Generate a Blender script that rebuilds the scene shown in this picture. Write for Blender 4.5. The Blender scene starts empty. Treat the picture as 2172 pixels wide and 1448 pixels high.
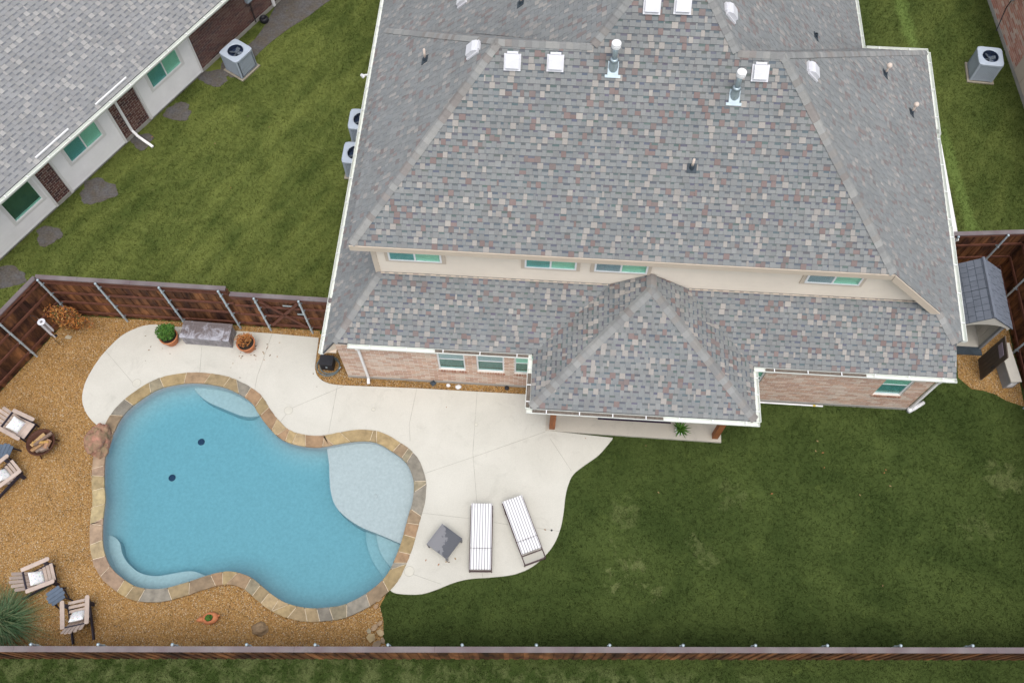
import bpy, bmesh, math, random
import numpy as np
from mathutils import Vector, Matrix, noise
from mathutils.geometry import tessellate_polygon

random.seed(7)
RNG = np.random.default_rng(11)
scene = bpy.context.scene
COL = scene.collection
PI = math.pi

# ------------------------------------------------------------------ camera
CAM_H, F_PX, PITCH, YAW = 25.0, 1862.446, 1.118, 0.063      # metres, pixels of the 2172 wide photograph, radians
_cp, _sp = math.cos(PITCH), math.sin(PITCH)
_Rz = Matrix.Rotation(YAW, 3, 'Z')
FW = _Rz @ Vector((0, _cp, -_sp)); RT = _Rz @ Vector((1, 0, 0)); UP = RT.cross(FW)
CAM = Vector((0, 0, CAM_H))
cam_data = bpy.data.cameras.new('camera')
cam_data.sensor_width = 36.0
cam_data.lens = 36.0 * F_PX / 2172.0
cam_data.clip_end = 2000
cam = bpy.data.objects.new('camera', cam_data)
COL.objects.link(cam)
cam.matrix_world = Matrix.Translation(CAM) @ Matrix((RT, UP, -FW)).transposed().to_4x4()
scene.camera = cam

# ------------------------------------------------------------------ world, sun, exposure
SUN_EL, SUN_AZ = math.radians(72), math.radians(165)           # soft overcast light, brightest to the south
world = bpy.data.worlds.new('World'); scene.world = world; world.use_nodes = True
wn = world.node_tree.nodes; wl = world.node_tree.links
for n in list(wn): wn.remove(n)
sky = wn.new('ShaderNodeTexSky'); sky.sky_type = 'NISHITA'; sky.sun_disc = False
sky.sun_elevation = SUN_EL; sky.sun_rotation = SUN_AZ
sky.air_density = 1.0; sky.dust_density = 3.0; sky.ozone_density = 1.0
hs = wn.new('ShaderNodeHueSaturation'); hs.inputs['Saturation'].default_value = 0.35   # clouded sky: nearly grey
bg = wn.new('ShaderNodeBackground'); bg.inputs['Strength'].default_value = 0.15
wo = wn.new('ShaderNodeOutputWorld')
wl.new(sky.outputs[0], hs.inputs['Color']); wl.new(hs.outputs[0], bg.inputs['Color']); wl.new(bg.outputs[0], wo.inputs[0])
sd = bpy.data.lights.new('sun', 'SUN'); sd.energy = 0.7; sd.angle = math.radians(40); sd.color = (1.0, 0.95, 0.87)
sun = bpy.data.objects.new('sun', sd); COL.objects.link(sun)
_sdir = Vector((math.sin(SUN_AZ) * math.cos(SUN_EL), math.cos(SUN_AZ) * math.cos(SUN_EL), math.sin(SUN_EL)))
sun.rotation_euler = _sdir.to_track_quat('Z', 'Y').to_euler()
scene.view_settings.view_transform = 'Standard'
scene.view_settings.look = 'None'
scene.view_settings.exposure = 0.68
scene.view_settings.gamma = 1.0
scene.render.engine = 'CYCLES'

# ------------------------------------------------------------------ helpers
def ray(u, v): return FW + RT * ((u - 1086) / F_PX) - UP * ((v - 724) / F_PX)
def G(u, v, z=0.0):
    d = ray(u, v); return CAM + d * ((z - CAM_H) / d.z)
def g2(u, v, z=0.0):
    p = G(u, v, z); return (p.x, p.y)

class MB:
    def __init__(s): s.v = []; s.f = []; s.c = []
    def add(s, vs, fs, col=None):
        o = len(s.v); s.v.extend([tuple(p) for p in vs])
        for f in fs: s.f.append([i + o for i in f]); s.c.append(col)
        return s
    def box(s, x0, x1, y0, y1, z0, z1, col=None, T=None):
        vs = [Vector((x, y, z)) for z in (z0, z1) for y in (y0, y1) for x in (x0, x1)]
        if T is not None: vs = [T @ p for p in vs]
        return s.add(vs, [(0, 2, 3, 1), (4, 5, 7, 6), (0, 1, 5, 4), (2, 6, 7, 3), (0, 4, 6, 2), (1, 3, 7, 5)], col)
    def prism(s, poly, z0, z1, col=None, T=None):
        n = len(poly)
        a = sum(poly[i][0] * poly[(i + 1) % n][1] - poly[(i + 1) % n][0] * poly[i][1] for i in range(n))
        if a < 0: poly = poly[::-1]
        vs = [Vector((p[0], p[1], z0)) for p in poly] + [Vector((p[0], p[1], z1)) for p in poly]
        if T is not None: vs = [T @ p for p in vs]
        fs = [list(range(n))[::-1], list(range(n, 2 * n))] + [(i, (i + 1) % n, n + (i + 1) % n, n + i) for i in range(n)]
        return s.add(vs, fs, col)
    def extrude(s, pts, off, col=None):                         # planar 3D polygon thickened along a vector
        n = len(pts); pts = [Vector(p) for p in pts]; off = Vector(off)
        nrm = Vector()
        for i in range(n): nrm += pts[i].cross(pts[(i + 1) % n])
        if nrm.dot(off) < 0: pts = pts[::-1]
        vs = pts + [p + off for p in pts]
        fs = [list(range(n))[::-1], list(range(n, 2 * n))] + [(i, (i + 1) % n, n + (i + 1) % n, n + i) for i in range(n)]
        return s.add(vs, fs, col)
    def bar(s, a, b, w, h, up=(0, 0, 1), col=None):             # rectangular bar from a to b, w across, h along up
        a, b = Vector(a), Vector(b); d = (b - a).normalized(); up = Vector(up)
        sx = d.cross(up)
        if sx.length < 1e-4: sx = d.cross(Vector((1, 0, 0)))
        sx.normalize(); u2 = sx.cross(d)
        vs = [p + sx * (i * w / 2) + u2 * (j * h / 2) for p in (a, b) for j in (-1, 1) for i in (-1, 1)]
        return s.add(vs, [(0, 1, 3, 2), (4, 6, 7, 5), (0, 4, 5, 1), (2, 3, 7, 6), (0, 2, 6, 4), (1, 5, 7, 3)], col)
    def tube(s, pts, r, n=8, col=None, cap=True):
        pts = [Vector(p) for p in pts]; rs = r if isinstance(r, (list, tuple)) else [r] * len(pts)
        vs = []; prev = None
        for i, p in enumerate(pts):
            d = (pts[min(i + 1, len(pts) - 1)] - pts[max(i - 1, 0)]).normalized()
            x = prev - d * prev.dot(d) if prev is not None else d.orthogonal()
            x.normalize(); prev = x; y = d.cross(x)
            for k in range(n):
                t = 2 * PI * k / n; vs.append(p + (x * math.cos(t) + y * math.sin(t)) * rs[i])
        fs = []
        for i in range(len(pts) - 1):
            for k in range(n):
                fs.append((i * n + k, i * n + (k + 1) % n, (i + 1) * n + (k + 1) % n, (i + 1) * n + k))
        if cap: fs += [list(range(n))[::-1], list(range((len(pts) - 1) * n, len(pts) * n))]
        return s.add(vs, fs, col)
    def lathe(s, prof, n=20, T=None, col=None, cap=True):
        vs = []; fs = []
        for r, z in prof:
            for k in range(n):
                t = 2 * PI * k / n; p = Vector((r * math.cos(t), r * math.sin(t), z)); vs.append(T @ p if T is not None else p)
        for i in range(len(prof) - 1):
            for k in range(n):
                fs.append((i * n + k, i * n + (k + 1) % n, (i + 1) * n + (k + 1) % n, (i + 1) * n + k))
        if cap: fs.append(list(range(n))[::-1]); fs.append(list(range((len(prof) - 1) * n, len(prof) * n)))
        return s.add(vs, fs, col)
    def mesh(s, name, smooth=False):
        me = bpy.data.meshes.new(name); me.from_pydata(s.v, [], s.f)
        if any(c is not None for c in s.c):
            at = me.attributes.new('Col', 'FLOAT_COLOR', 'FACE')
            at.data.foreach_set('color', [x for c in s.c for x in ((*c, 1.0) if c is not None else (.5, .5, .5, 1.0))])
        if smooth: me.polygons.foreach_set('use_smooth', [True] * len(me.polygons))
        me.update(); return me

WM = {}
def put(name, me, mat=None, parent=None, world=False, loc=None, rz=0.0, kind=None):
    o = bpy.data.objects.new(name, me); COL.objects.link(o)
    if mat is not None and len(me.materials) == 0: me.materials.append(mat)
    if loc is not None: o.location = loc
    if rz: o.rotation_euler.z = rz
    basis = Matrix.Translation(o.location) @ Matrix.Rotation(rz, 4, 'Z')
    if parent is not None:
        o.parent = parent
        if world: o.matrix_parent_inverse = WM[parent].inverted(); WM[o] = basis
        else: WM[o] = WM[parent] @ basis
    else: WM[o] = basis
    if kind: o['kind'] = kind
    return o
def obj(name, mb, mat, parent=None, world=False, smooth=False, **k):
    return put(name, mb.mesh(name, smooth), mat, parent, world, **k)
def tag(o, label, cat, group=None):
    o['label'] = label; o['category'] = cat
    if group: o['group'] = group
    return o
def thing(name, label, cat, loc=(0, 0, 0), rz=0.0, group=None):
    o = bpy.data.objects.new(name, None); COL.objects.link(o)
    o.location = loc; o.rotation_euler.z = rz; o.empty_display_size = 0.2
    WM[o] = Matrix.Translation(loc) @ Matrix.Rotation(rz, 4, 'Z')
    return tag(o, label, cat, group)
def struct(name, mb, mat, **k):
    o = obj(name, mb, mat, **k); o['kind'] = 'structure'; return o
def dup(root, loc, rz, label=None):
    r = root.copy(); COL.objects.link(r); r.location = loc; r.rotation_euler.z = rz
    if label: r['label'] = label
    for ch in list(root.children):
        c = ch.copy(); COL.objects.link(c); c.parent = r
        for g in list(ch.children):
            d = g.copy(); COL.objects.link(d); d.parent = c
    return r
def spline(pts, per=6, closed=True):
    P = [Vector((*p, 0)) for p in pts]; n = len(P); out = []
    for i in range(n if closed else n - 1):
        a, b, c, d = (P[(i + k) % n] if closed else P[max(0, min(n - 1, i + k))] for k in (-1, 0, 1, 2))
        for j in range(per):
            t = j / per
            q = 0.5 * ((2 * b) + (c - a) * t + (2 * a - 5 * b + 4 * c - d) * t * t + (3 * b - a - 3 * c + d) * t ** 3)
            out.append((q.x, q.y))
    if not closed: out.append((P[-1].x, P[-1].y))
    return out
def inpoly(X, Y, poly):
    r = np.zeros(len(X), bool); n = len(poly)
    for i in range(n):
        x0, y0 = poly[i]; x1, y1 = poly[(i + 1) % n]
        if y0 == y1: continue
        c = ((Y > y0) != (Y > y1)) & (X < (x1 - x0) * (Y - y0) / (y1 - y0) + x0)
        r ^= c
    return r
def sheet(outer, hole, z):                                       # flat sheet with a hole
    pts = [Vector((*p, z)) for p in outer] + [Vector((*p, z)) for p in hole]
    tr = tessellate_polygon([[Vector((*p, z)) for p in outer], [Vector((*p, z)) for p in hole]])
    mb = MB(); fs = []
    for t in tr:
        a, b, c = (pts[i] for i in t)
        fs.append(t if (b - a).cross(c - a).z > 0 else t[::-1])
    return mb.add(pts, fs)

# ------------------------------------------------------------------ materials
def nodes(name):
    m = bpy.data.materials.new(name); m.use_nodes = True
    nt = m.node_tree; p = nt.nodes['Principled BSDF']
    return m, nt, p
def N(nt, t, **k):
    n = nt.nodes.new(t)
    for a, b in k.items():
        if a.startswith('i_'): n.inputs[a[2:].replace('_', ' ')].default_value = b
        else: setattr(n, a, b)
    return n
def math_(nt, op, a, b=None, c=None, clamp=False):
    n = nt.nodes.new('ShaderNodeMath'); n.operation = op; n.use_clamp = clamp
    for i, x in enumerate((a, b, c)):
        if x is None: continue
        if isinstance(x, (int, float)): n.inputs[i].default_value = x
        else: nt.links.new(x, n.inputs[i])
    return n.outputs[0]
def mixc(nt, fac, a, b, blend='MIX'):
    n = nt.nodes.new('ShaderNodeMix'); n.data_type = 'RGBA'; n.blend_type = blend
    for sock, x in ((n.inputs[0], fac), (n.inputs[6], a), (n.inputs[7], b)):
        if isinstance(x, (int, float)): sock.default_value = x
        elif isinstance(x, tuple): sock.default_value = (*x, 1)
        else: nt.links.new(x, sock)
    return n.outputs[2]
def pos(nt, local=False):
    if local: return nt.nodes.new('ShaderNodeTexCoord').outputs['Object']
    return nt.nodes.new('ShaderNodeNewGeometry').outputs['Position']
def noise_(nt, vec, scale, detail=4, rough=.6, dist=0.):
    n = N(nt, 'ShaderNodeTexNoise'); n.inputs['Scale'].default_value = scale; n.inputs['Detail'].default_value = detail
    n.inputs['Roughness'].default_value = rough; n.inputs['Distortion'].default_value = dist
    nt.links.new(vec, n.inputs['Vector']); return n.outputs['Fac']
def ramp(nt, fac, a, b, lo=0., hi=1.):
    n = N(nt, 'ShaderNodeMapRange'); n.inputs['From Min'].default_value = a; n.inputs['From Max'].default_value = b
    n.inputs['To Min'].default_value = lo; n.inputs['To Max'].default_value = hi
    nt.links.new(fac, n.inputs['Value']); return n.outputs[0]
def bump_(nt, p, h, strength, dist=.01):
    b = N(nt, 'ShaderNodeBump'); b.inputs['Strength'].default_value = strength; b.inputs['Distance'].default_value = dist
    nt.links.new(h, b.inputs['Height']); nt.links.new(b.outputs[0], p.inputs['Normal'])
def M(name, col=(.5, .5, .5), rough=.8, var=.15, vs=4., bump=0., bs=60., metal=0., attr=False, rnd=0., spec=.3, col2=None, v2=1.5, local=False, stretch=None, big=0.):
    m, nt, p = nodes(name); v = pos(nt, local)
    if stretch:
        mp = N(nt, 'ShaderNodeMapping'); mp.inputs['Scale'].default_value = stretch; nt.links.new(v, mp.inputs['Vector']); v = mp.outputs[0]
    if attr:
        a = N(nt, 'ShaderNodeAttribute', attribute_name='Col'); c = a.outputs['Color']
    else:
        r = N(nt, 'ShaderNodeRGB'); r.outputs[0].default_value = (*col, 1); c = r.outputs[0]
    if col2: c = mixc(nt, ramp(nt, noise_(nt, v, v2, 5, .65), .38, .62), c, col2)
    if var:
        f = ramp(nt, noise_(nt, v, vs, 5, .65), .3, .7, 1 - var, 1 + var)
        c = mixc(nt, 1., c, f, 'MULTIPLY')
    if big: c = mixc(nt, 1., c, ramp(nt, noise_(nt, v, .8, 6, .7, .6), .3, .7, 1 - big, 1 + big), 'MULTIPLY')
    if rnd:
        oi = N(nt, 'ShaderNodeObjectInfo'); f = ramp(nt, oi.outputs['Random'], 0, 1, 1 - rnd, 1 + rnd)
        c = mixc(nt, 1., c, f, 'MULTIPLY')
    nt.links.new(c, p.inputs['Base Color'])
    p.inputs['Roughness'].default_value = rough; p.inputs['Metallic'].default_value = metal
    p.inputs['Specular IOR Level'].default_value = spec
    if bump: bump_(nt, p, noise_(nt, v, bs, 3, .6), bump)
    return m

STRIPE = (-.1035, 16.26)
def lawn_material():
    m, nt, p = nodes('lawn'); v = pos(nt)
    sep = N(nt, 'ShaderNodeSeparateXYZ'); nt.links.new(v, sep.inputs[0]); X, Y = sep.outputs[0], sep.outputs[1]
    big = noise_(nt, v, .55, 5, .6, .6); mid = noise_(nt, v, 2.2, 5, .7, .4); fine = noise_(nt, v, 30, 4, .75)
    dark = mixc(nt, ramp(nt, big, .35, .68), (.038, .058, .014), (.066, .092, .024))
    dark = mixc(nt, ramp(nt, mid, .58, .78), dark, (.085, .115, .028))
    vr = N(nt, 'ShaderNodeVectorRotate', rotation_type='Z_AXIS'); vr.inputs['Angle'].default_value = -1.04; nt.links.new(v, vr.inputs['Vector']); mp = N(nt, 'ShaderNodeMapping'); mp.inputs['Scale'].default_value = (.28, 1.1, 1); nt.links.new(vr.outputs[0], mp.inputs['Vector'])
    streak = noise_(nt, mp.outputs[0], 1.1, 5, .65, .3)
    light = mixc(nt, ramp(nt, math_(nt, 'MULTIPLY_ADD', streak, .6, math_(nt, 'MULTIPLY', big, .4)), .38, .62), (.058, .080, .018), (.138, .162, .040))
    light = mixc(nt, ramp(nt, mid, .52, .76, 0, .55), light, (.15, .175, .05))
    side = math_(nt, 'MULTIPLY', ramp(nt, X, -5.2, -6.2), ramp(nt, Y, 11.8, 12.3))
    side = math_(nt, 'MAXIMUM', side, math_(nt, 'MULTIPLY', ramp(nt, X, 11.4, 12.6), ramp(nt, Y, 15.2, 15.6, 0, .55)))
    c = mixc(nt, side, dark, light)
    out = ramp(nt, Y, 2.75, 2.3)                                    # strip outside the south fence: thin, patchy turf
    thin = mixc(nt, ramp(nt, mid, .45, .6), (.038, .06, .014), (.095, .118, .042))
    c = mixc(nt, math_(nt, 'MULTIPLY', out, 1., clamp=True), c, thin)
    for px, py, r, s in ((1337, 1182, .30, .5), (1497, 1165, .28, .32), (1320, 1092, .42, .3), (2128, 1012, .5, .5), (1560, 1050, .4, .22), (1300, 1238, .18, .5), (1385, 1258, .16, .4), (2080, 1120, .4, .25)):
        q = G(px, py)                                             # dry straw-coloured spots in the turf
        d = N(nt, 'ShaderNodeVectorMath', operation='DISTANCE'); d.inputs[1].default_value = q; nt.links.new(v, d.inputs[0])
        dd = math_(nt, 'ADD', d.outputs['Value'], ramp(nt, mid, .3, .7, -.6, .6))
        c = mixc(nt, ramp(nt, dd, r, r * .25, 0, s), c, (.16, .18, .07))
    wob = math_(nt, 'ADD', X, ramp(nt, mid, .3, .7, -.15, .15))      # lighter run of new turf along the side yard
    line = math_(nt, 'SUBTRACT', wob, math_(nt, 'MULTIPLY_ADD', Y, STRIPE[0], STRIPE[1]))
    st = math_(nt, 'MULTIPLY', ramp(nt, math_(nt, 'ABSOLUTE', line), .32, .12), ramp(nt, Y, 14.5, 15.4))
    gap_ = math_(nt, 'MAXIMUM', ramp(nt, Y, 22.2, 21.0), ramp(nt, Y, 24.9, 25.6)); st = math_(nt, 'MULTIPLY', st, gap_)
    c = mixc(nt, math_(nt, 'MULTIPLY', st, .6), c, (.15, .215, .055))
    c = mixc(nt, 1., c, ramp(nt, fine, .25, .75, .6, 1.4), 'MULTIPLY')
    nt.links.new(c, p.inputs['Base Color']); p.inputs['Roughness'].default_value = .9; p.inputs['Specular IOR Level'].default_value = .1
    bump_(nt, p, fine, .6, .03)
    return m
def gravel_material():
    m, nt, p = nodes('pea_gravel'); v = pos(nt)
    vo = N(nt, 'ShaderNodeTexVoronoi'); vo.inputs['Scale'].default_value = 48; nt.links.new(v, vo.inputs['Vector'])
    sp = N(nt, 'ShaderNodeSeparateColor'); nt.links.new(vo.outputs['Color'], sp.inputs[0])
    c = mixc(nt, ramp(nt, sp.outputs[0], .1, .9), (.27, .140, .040), (.44, .26, .09))
    c = mixc(nt, ramp(nt, sp.outputs[1], .86, .92), c, (.52, .42, .29))
    c = mixc(nt, ramp(nt, sp.outputs[2], .84, .9), c, (.10, .06, .03))
    c = mixc(nt, 1., c, ramp(nt, noise_(nt, v, .9, 5, .65), .3, .7, .78, 1.2), 'MULTIPLY')
    nt.links.new(c, p.inputs['Base Color']); p.inputs['Roughness'].default_value = .85; p.inputs['Specular IOR Level'].default_value = .25
    h = math_(nt, 'SUBTRACT', 1., vo.outputs['Distance']); bump_(nt, p, h, .8, .03)
    return m
def concrete_material(name, a, b, stain):
    m, nt, p = nodes(name); v = pos(nt)
    c = mixc(nt, ramp(nt, noise_(nt, v, .55, 6, .62, .5), .35, .65), a, b)
    c = mixc(nt, ramp(nt, noise_(nt, v, 1.3, 6, .75, 1.2), .55, .78, 0, .6), c, stain)
    c = mixc(nt, 1., c, ramp(nt, noise_(nt, v, 35, 3, .7), .25, .75, .93, 1.07), 'MULTIPLY')
    nt.links.new(c, p.inputs['Base Color']); p.inputs['Roughness'].default_value = .75; p.inputs['Specular IOR Level'].default_value = .3
    bump_(nt, p, noise_(nt, v, 90, 3, .6), .15)
    return m
def schlick(nt, f0, normal=None):                              # angle dependent reflectance, the same from both sides of a surface
    g = nt.nodes.new('ShaderNodeNewGeometry'); d = N(nt, 'ShaderNodeVectorMath', operation='DOT_PRODUCT')
    nt.links.new(g.outputs['Incoming'], d.inputs[0]); nt.links.new(normal if normal is not None else g.outputs['Normal'], d.inputs[1])
    k = math_(nt, 'POWER', math_(nt, 'SUBTRACT', 1., math_(nt, 'ABSOLUTE', d.outputs['Value']), clamp=True), 5.)
    return math_(nt, 'MULTIPLY_ADD', k, 1 - f0, f0)
def water_material():
    m, nt, p = nodes('pool_water'); out = nt.nodes['Material Output']; nt.nodes.remove(p); v = pos(nt)
    tr = N(nt, 'ShaderNodeBsdfTransparent'); gl = N(nt, 'ShaderNodeBsdfGlossy'); gl.inputs['Roughness'].default_value = .03
    b = N(nt, 'ShaderNodeBump'); b.inputs['Strength'].default_value = .35; b.inputs['Distance'].default_value = .02
    nt.links.new(noise_(nt, v, 5, 4, .6, .8), b.inputs['Height']); nt.links.new(b.outputs[0], gl.inputs['Normal'])
    fr = schlick(nt, .025, b.outputs[0])
    mx = N(nt, 'ShaderNodeMixShader'); nt.links.new(fr, mx.inputs[0]); nt.links.new(tr.outputs[0], mx.inputs[1]); nt.links.new(gl.outputs[0], mx.inputs[2])
    nt.links.new(mx.outputs[0], out.inputs['Surface'])
    va = N(nt, 'ShaderNodeVolumeAbsorption'); va.inputs['Color'].default_value = (.30, .80, .90, 1); va.inputs['Density'].default_value = 1.25
    nt.links.new(va.outputs[0], out.inputs['Volume'])
    return m
def glass_material(name, tint, refl=.06):
    m, nt, p = nodes(name); out = nt.nodes['Material Output']; nt.nodes.remove(p)
    tr = N(nt, 'ShaderNodeBsdfTransparent'); tr.inputs[0].default_value = (*tint, 1)
    gl = N(nt, 'ShaderNodeBsdfGlossy'); gl.inputs['Roughness'].default_value = .05; gl.inputs[0].default_value = (.75, .95, .92, 1)
    fr = schlick(nt, .04)
    mx = N(nt, 'ShaderNodeMixShader'); nt.links.new(math_(nt, 'ADD', fr, refl), mx.inputs[0])
    nt.links.new(tr.outputs[0], mx.inputs[1]); nt.links.new(gl.outputs[0], mx.inputs[2]); nt.links.new(mx.outputs[0], out.inputs[0])
    return m
def stripe_material():
    m, nt, p = nodes('striped_canvas'); v = pos(nt, True)
    sep = N(nt, 'ShaderNodeSeparateXYZ'); nt.links.new(v, sep.inputs[0])
    fr = math_(nt, 'FRACT', math_(nt, 'MULTIPLY', sep.outputs[0], 1 / .077))
    s = math_(nt, 'MULTIPLY', ramp(nt, math_(nt, 'ABSOLUTE', math_(nt, 'SUBTRACT', fr, .5)), .16, .19), 1., clamp=True)
    c = mixc(nt, s, (.33, .32, .34), (.80, .79, .80))
    nt.links.new(c, p.inputs['Base Color']); p.inputs['Roughness'].default_value = .95; p.inputs['Specular IOR Level'].default_value = .1
    return m
def wicker_material():
    m, nt, p = nodes('grey_wicker'); v = pos(nt, True)
    w = N(nt, 'ShaderNodeTexWave'); w.inputs['Scale'].default_value = 14; w.inputs['Distortion'].default_value = .6; nt.links.new(v, w.inputs['Vector'])
    sep = N(nt, 'ShaderNodeSeparateXYZ'); nt.links.new(v, sep.inputs[0])
    wet = ramp(nt, math_(nt, 'ADD', math_(nt, 'MULTIPLY_ADD', sep.outputs[1], .5, sep.outputs[0]), ramp(nt, noise_(nt, v, 4, 4), .3, .7, -.18, .18)), -.06, -.03)
    top = ramp(nt, sep.outputs[2], .36, .38)
    c = mixc(nt, math_(nt, 'MULTIPLY', wet, top), (.20, .20, .215), (.085, .09, .105))
    c = mixc(nt, 1., c, ramp(nt, w.outputs['Fac'], 0, 1, .82, 1.1), 'MULTIPLY')
    nt.links.new(c, p.inputs['Base Color']); p.inputs['Roughness'].default_value = .6; bump_(nt, p, w.outputs['Fac'], .4, .006)
    return m
def lid_material():
    m, nt, p = nodes('weathered_box'); v = pos(nt, True)
    n1 = noise_(nt, v, 3.2, 5, .7, .6); sep = N(nt, 'ShaderNodeSeparateXYZ'); nt.links.new(v, sep.inputs[0])
    f = ramp(nt, math_(nt, 'ADD', n1, math_(nt, 'MULTIPLY', sep.outputs[1], .35)), .34, .52)
    c = mixc(nt, f, (.42, .42, .47), (.15, .125, .125))
    c = mixc(nt, 1., c, ramp(nt, noise_(nt, v, 30, 4), .3, .7, .85, 1.15), 'MULTIPLY')
    nt.links.new(c, p.inputs['Base Color']); p.inputs['Roughness'].default_value = .55
    return m
def pillow_material():
    m, nt, p = nodes('printed_pillow'); v = pos(nt, True)
    vo = N(nt, 'ShaderNodeTexVoronoi'); vo.inputs['Scale'].default_value = 20; nt.links.new(v, vo.inputs['Vector'])
    d = vo.outputs['Distance']; ring = math_(nt, 'MULTIPLY', ramp(nt, d, .18, .26), ramp(nt, d, .42, .34))
    c = mixc(nt, math_(nt, 'MULTIPLY', ring, .75), (.80, .80, .80), mixc(nt, .55, (.35, .42, .50), vo.outputs['Color']))
    nt.links.new(c, p.inputs['Base Color']); p.inputs['Roughness'].default_value = .95
    return m

MAT = dict(
    lawn=lawn_material(), gravel=gravel_material(), water=water_material(),
    deck=concrete_material('broom_concrete', (.575, .557, .497), (.515, .498, .44), (.40, .385, .335)),
    slab=concrete_material('patio_concrete', (.52, .48, .41), (.45, .42, .36), (.33, .30, .25)),
    foundation=concrete_material('foundation_concrete', (.40, .38, .34), (.34, .32, .29), (.25, .23, .2)),
    debris=M('gutter_litter', (.15, .125, .105), .95, .35, 18),
    slabd=M('pad_concrete', (.30, .265, .21), .85, .2, 6),
    plaster=M('pool_plaster', (.485, .462, .455), .8, .10, 12, .1, 80),
    mortar=M('pale_mortar', (.72, .67, .61), .9, .1, 20),
    coping_mortar=M('coping_mortar', (.66, .56, .42), .9, .1, 20),
    coping=M('flagstone', (.4, .3, .18), .7, .28, 5, .35, 25, attr=True, spec=.3),
    shingle=M('asphalt_shingle', rough=.95, var=.13, vs=70, attr=True, spec=.15, bump=.25, bs=140, big=.09),
    roof_deck=M('roof_underlay', (.10, .105, .11), .95, .1),
    brick=M('house_brick', rough=.9, var=.15, vs=50, attr=True, spec=.15, bump=.2, bs=90),
    siding=M('cream_siding', (.76, .675, .57), .7, .05, 1.2),
    trim=M('tan_trim', (.58, .49, .395), .65, .05, 2),
    gutter=M('white_gutter', (.76, .78, .73), .45, .04, 3, spec=.45),
    white=M('white_vinyl', (.78, .78, .78), .45, .03, 3, spec=.4),
    nb_siding=M('white_siding', (.86, .84, .83), .7, .05, 1.5),
    nb_trim=M('pale_trim', (.76, .74, .72), .7, .05, 1.5),
    galv=M('galvanised_steel', (.42, .50, .54), .42, .12, 9, metal=.55, spec=.5),
    post=M('fence_post_steel', (.46, .53, .57), .45, .15, 9, metal=.25, spec=.5),
    vent=M('white_metal_vent', (.64, .64, .67), .4, .05, 5, spec=.5),
    pvc=M('pale_pipe', (.66, .55, .47), .5, .08, 9),
    lead=M('dark_flashing', (.045, .06, .075), .5, .2, 9),
    glass=glass_material('green_tinted_glass', (.78, .97, .915)), glass_grey=glass_material('grey_tinted_glass', (.78, .84, .87)),
    glass_teal=glass_material('teal_glass', (.62, .84, .84), .08),
    blind=M('window_blind', (.74, .75, .72), .8, .05, 5), dark_room=M('dark_interior', (.10, .12, .12), .9, .1),
    fence=M('stained_cedar', (.20, .084, .033), .75, .4, 5, .25, 40, rnd=.4, spec=.25, col2=(.045, .018, .012), v2=2.2, stretch=(1, 1, .35)),
    rail=M('stained_rail', (.13, .052, .034), .7, .3, 6, .2, 40, spec=.25),
    cap=M('weathered_cap', (.19, .165, .165), .75, .25, 5, .2, 40, col2=(.13, .10, .105), v2=2.5),
    cedar=M('cedar_post', (.26, .095, .035), .7, .3, 6, .2, 40, stretch=(1, 1, .2)),
    ac=M('ac_cabinet', (.40, .45, .52), .5, .06, 4, spec=.4), ac_dark=M('ac_fan_well', (.02, .035, .08), .5, .1),
    ac_blade=M('ac_fan_blade', (.16, .19, .23), .45, .1, metal=.3), black=M('black_plastic', (.018, .018, .022), .5, .1, spec=.4),
    hose=M('grey_hose', (.14, .17, .17), .5, .1, spec=.4),
    taupe=M('taupe_plank', (.46, .37, .315), .75, .12, 8, rnd=.08), dark_frame=M('dark_plum_frame', (.030, .026, .040), .6, .15),
    slate=M('slate_blue_plank', (.095, .125, .17), .65, .12, 8, rnd=.1), pillow=pillow_material(),
    stripe=stripe_material(), bronze=M('bronze_frame', (.075, .048, .048), .5, .1, metal=.3), wicker=wicker_material(), lid=lid_material(),
    boxside=M('weathered_box_side', (.25, .235, .245), .6, .3, 9, rnd=.15),
    terracotta=M('terracotta', (.50, .19, .085), .85, .15, 7, .1), soil=M('potting_soil', (.03, .022, .016), .95, .3, 20),
    leaf=M('leafy_green', rough=.6, var=.15, vs=12, attr=True, spec=.3),
    stone=M('red_boulder', (.36, .18, .13), .85, .3, 5, .5, 14, col2=(.24, .17, .10), v2=3),
    rock=M('tan_rock', (.24, .165, .095), .85, .25, 9, .4, 25),
    rust=M('rusty_steel', (.085, .035, .022), .7, .35, 12, metal=.3),
    log=M('split_log', rough=.85, var=.25, vs=22, attr=True, bump=.3, bs=50), pebble=M('loose_pebbles', rough=.8, var=0, attr=True, spec=.25),
    mulch=M('grey_soil', (.105, .10, .10), .95, .3, 14, .6, 50, col2=(.10, .085, .07), v2=2.5),
    shed_roof=M('grey_shed_roof', (.135, .15, .18), .7, .08, 6, rnd=.08), shed_wall=M('beige_shed_panel', (.52, .49, .43), .7, .06, 4), shed_grey=M('shed_grey_panel', (.25, .255, .26), .7, .08, 4),
    shed_dark=M('brown_door', (.075, .055, .042), .65, .12, 6), navy=M('dark_rug', (.030, .016, .040), .9, .2, 9), rugline=M('rug_border', (.25, .2, .24), .9, .1),
    pot=M('white_glazed_pot', (.75, .75, .74), .3, .04, spec=.5), joint=M('control_joint', (.37, .355, .31), .9, .25, 6), lidc=M('skimmer_lid', (.55, .53, .46), .6, .06),
)

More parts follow.
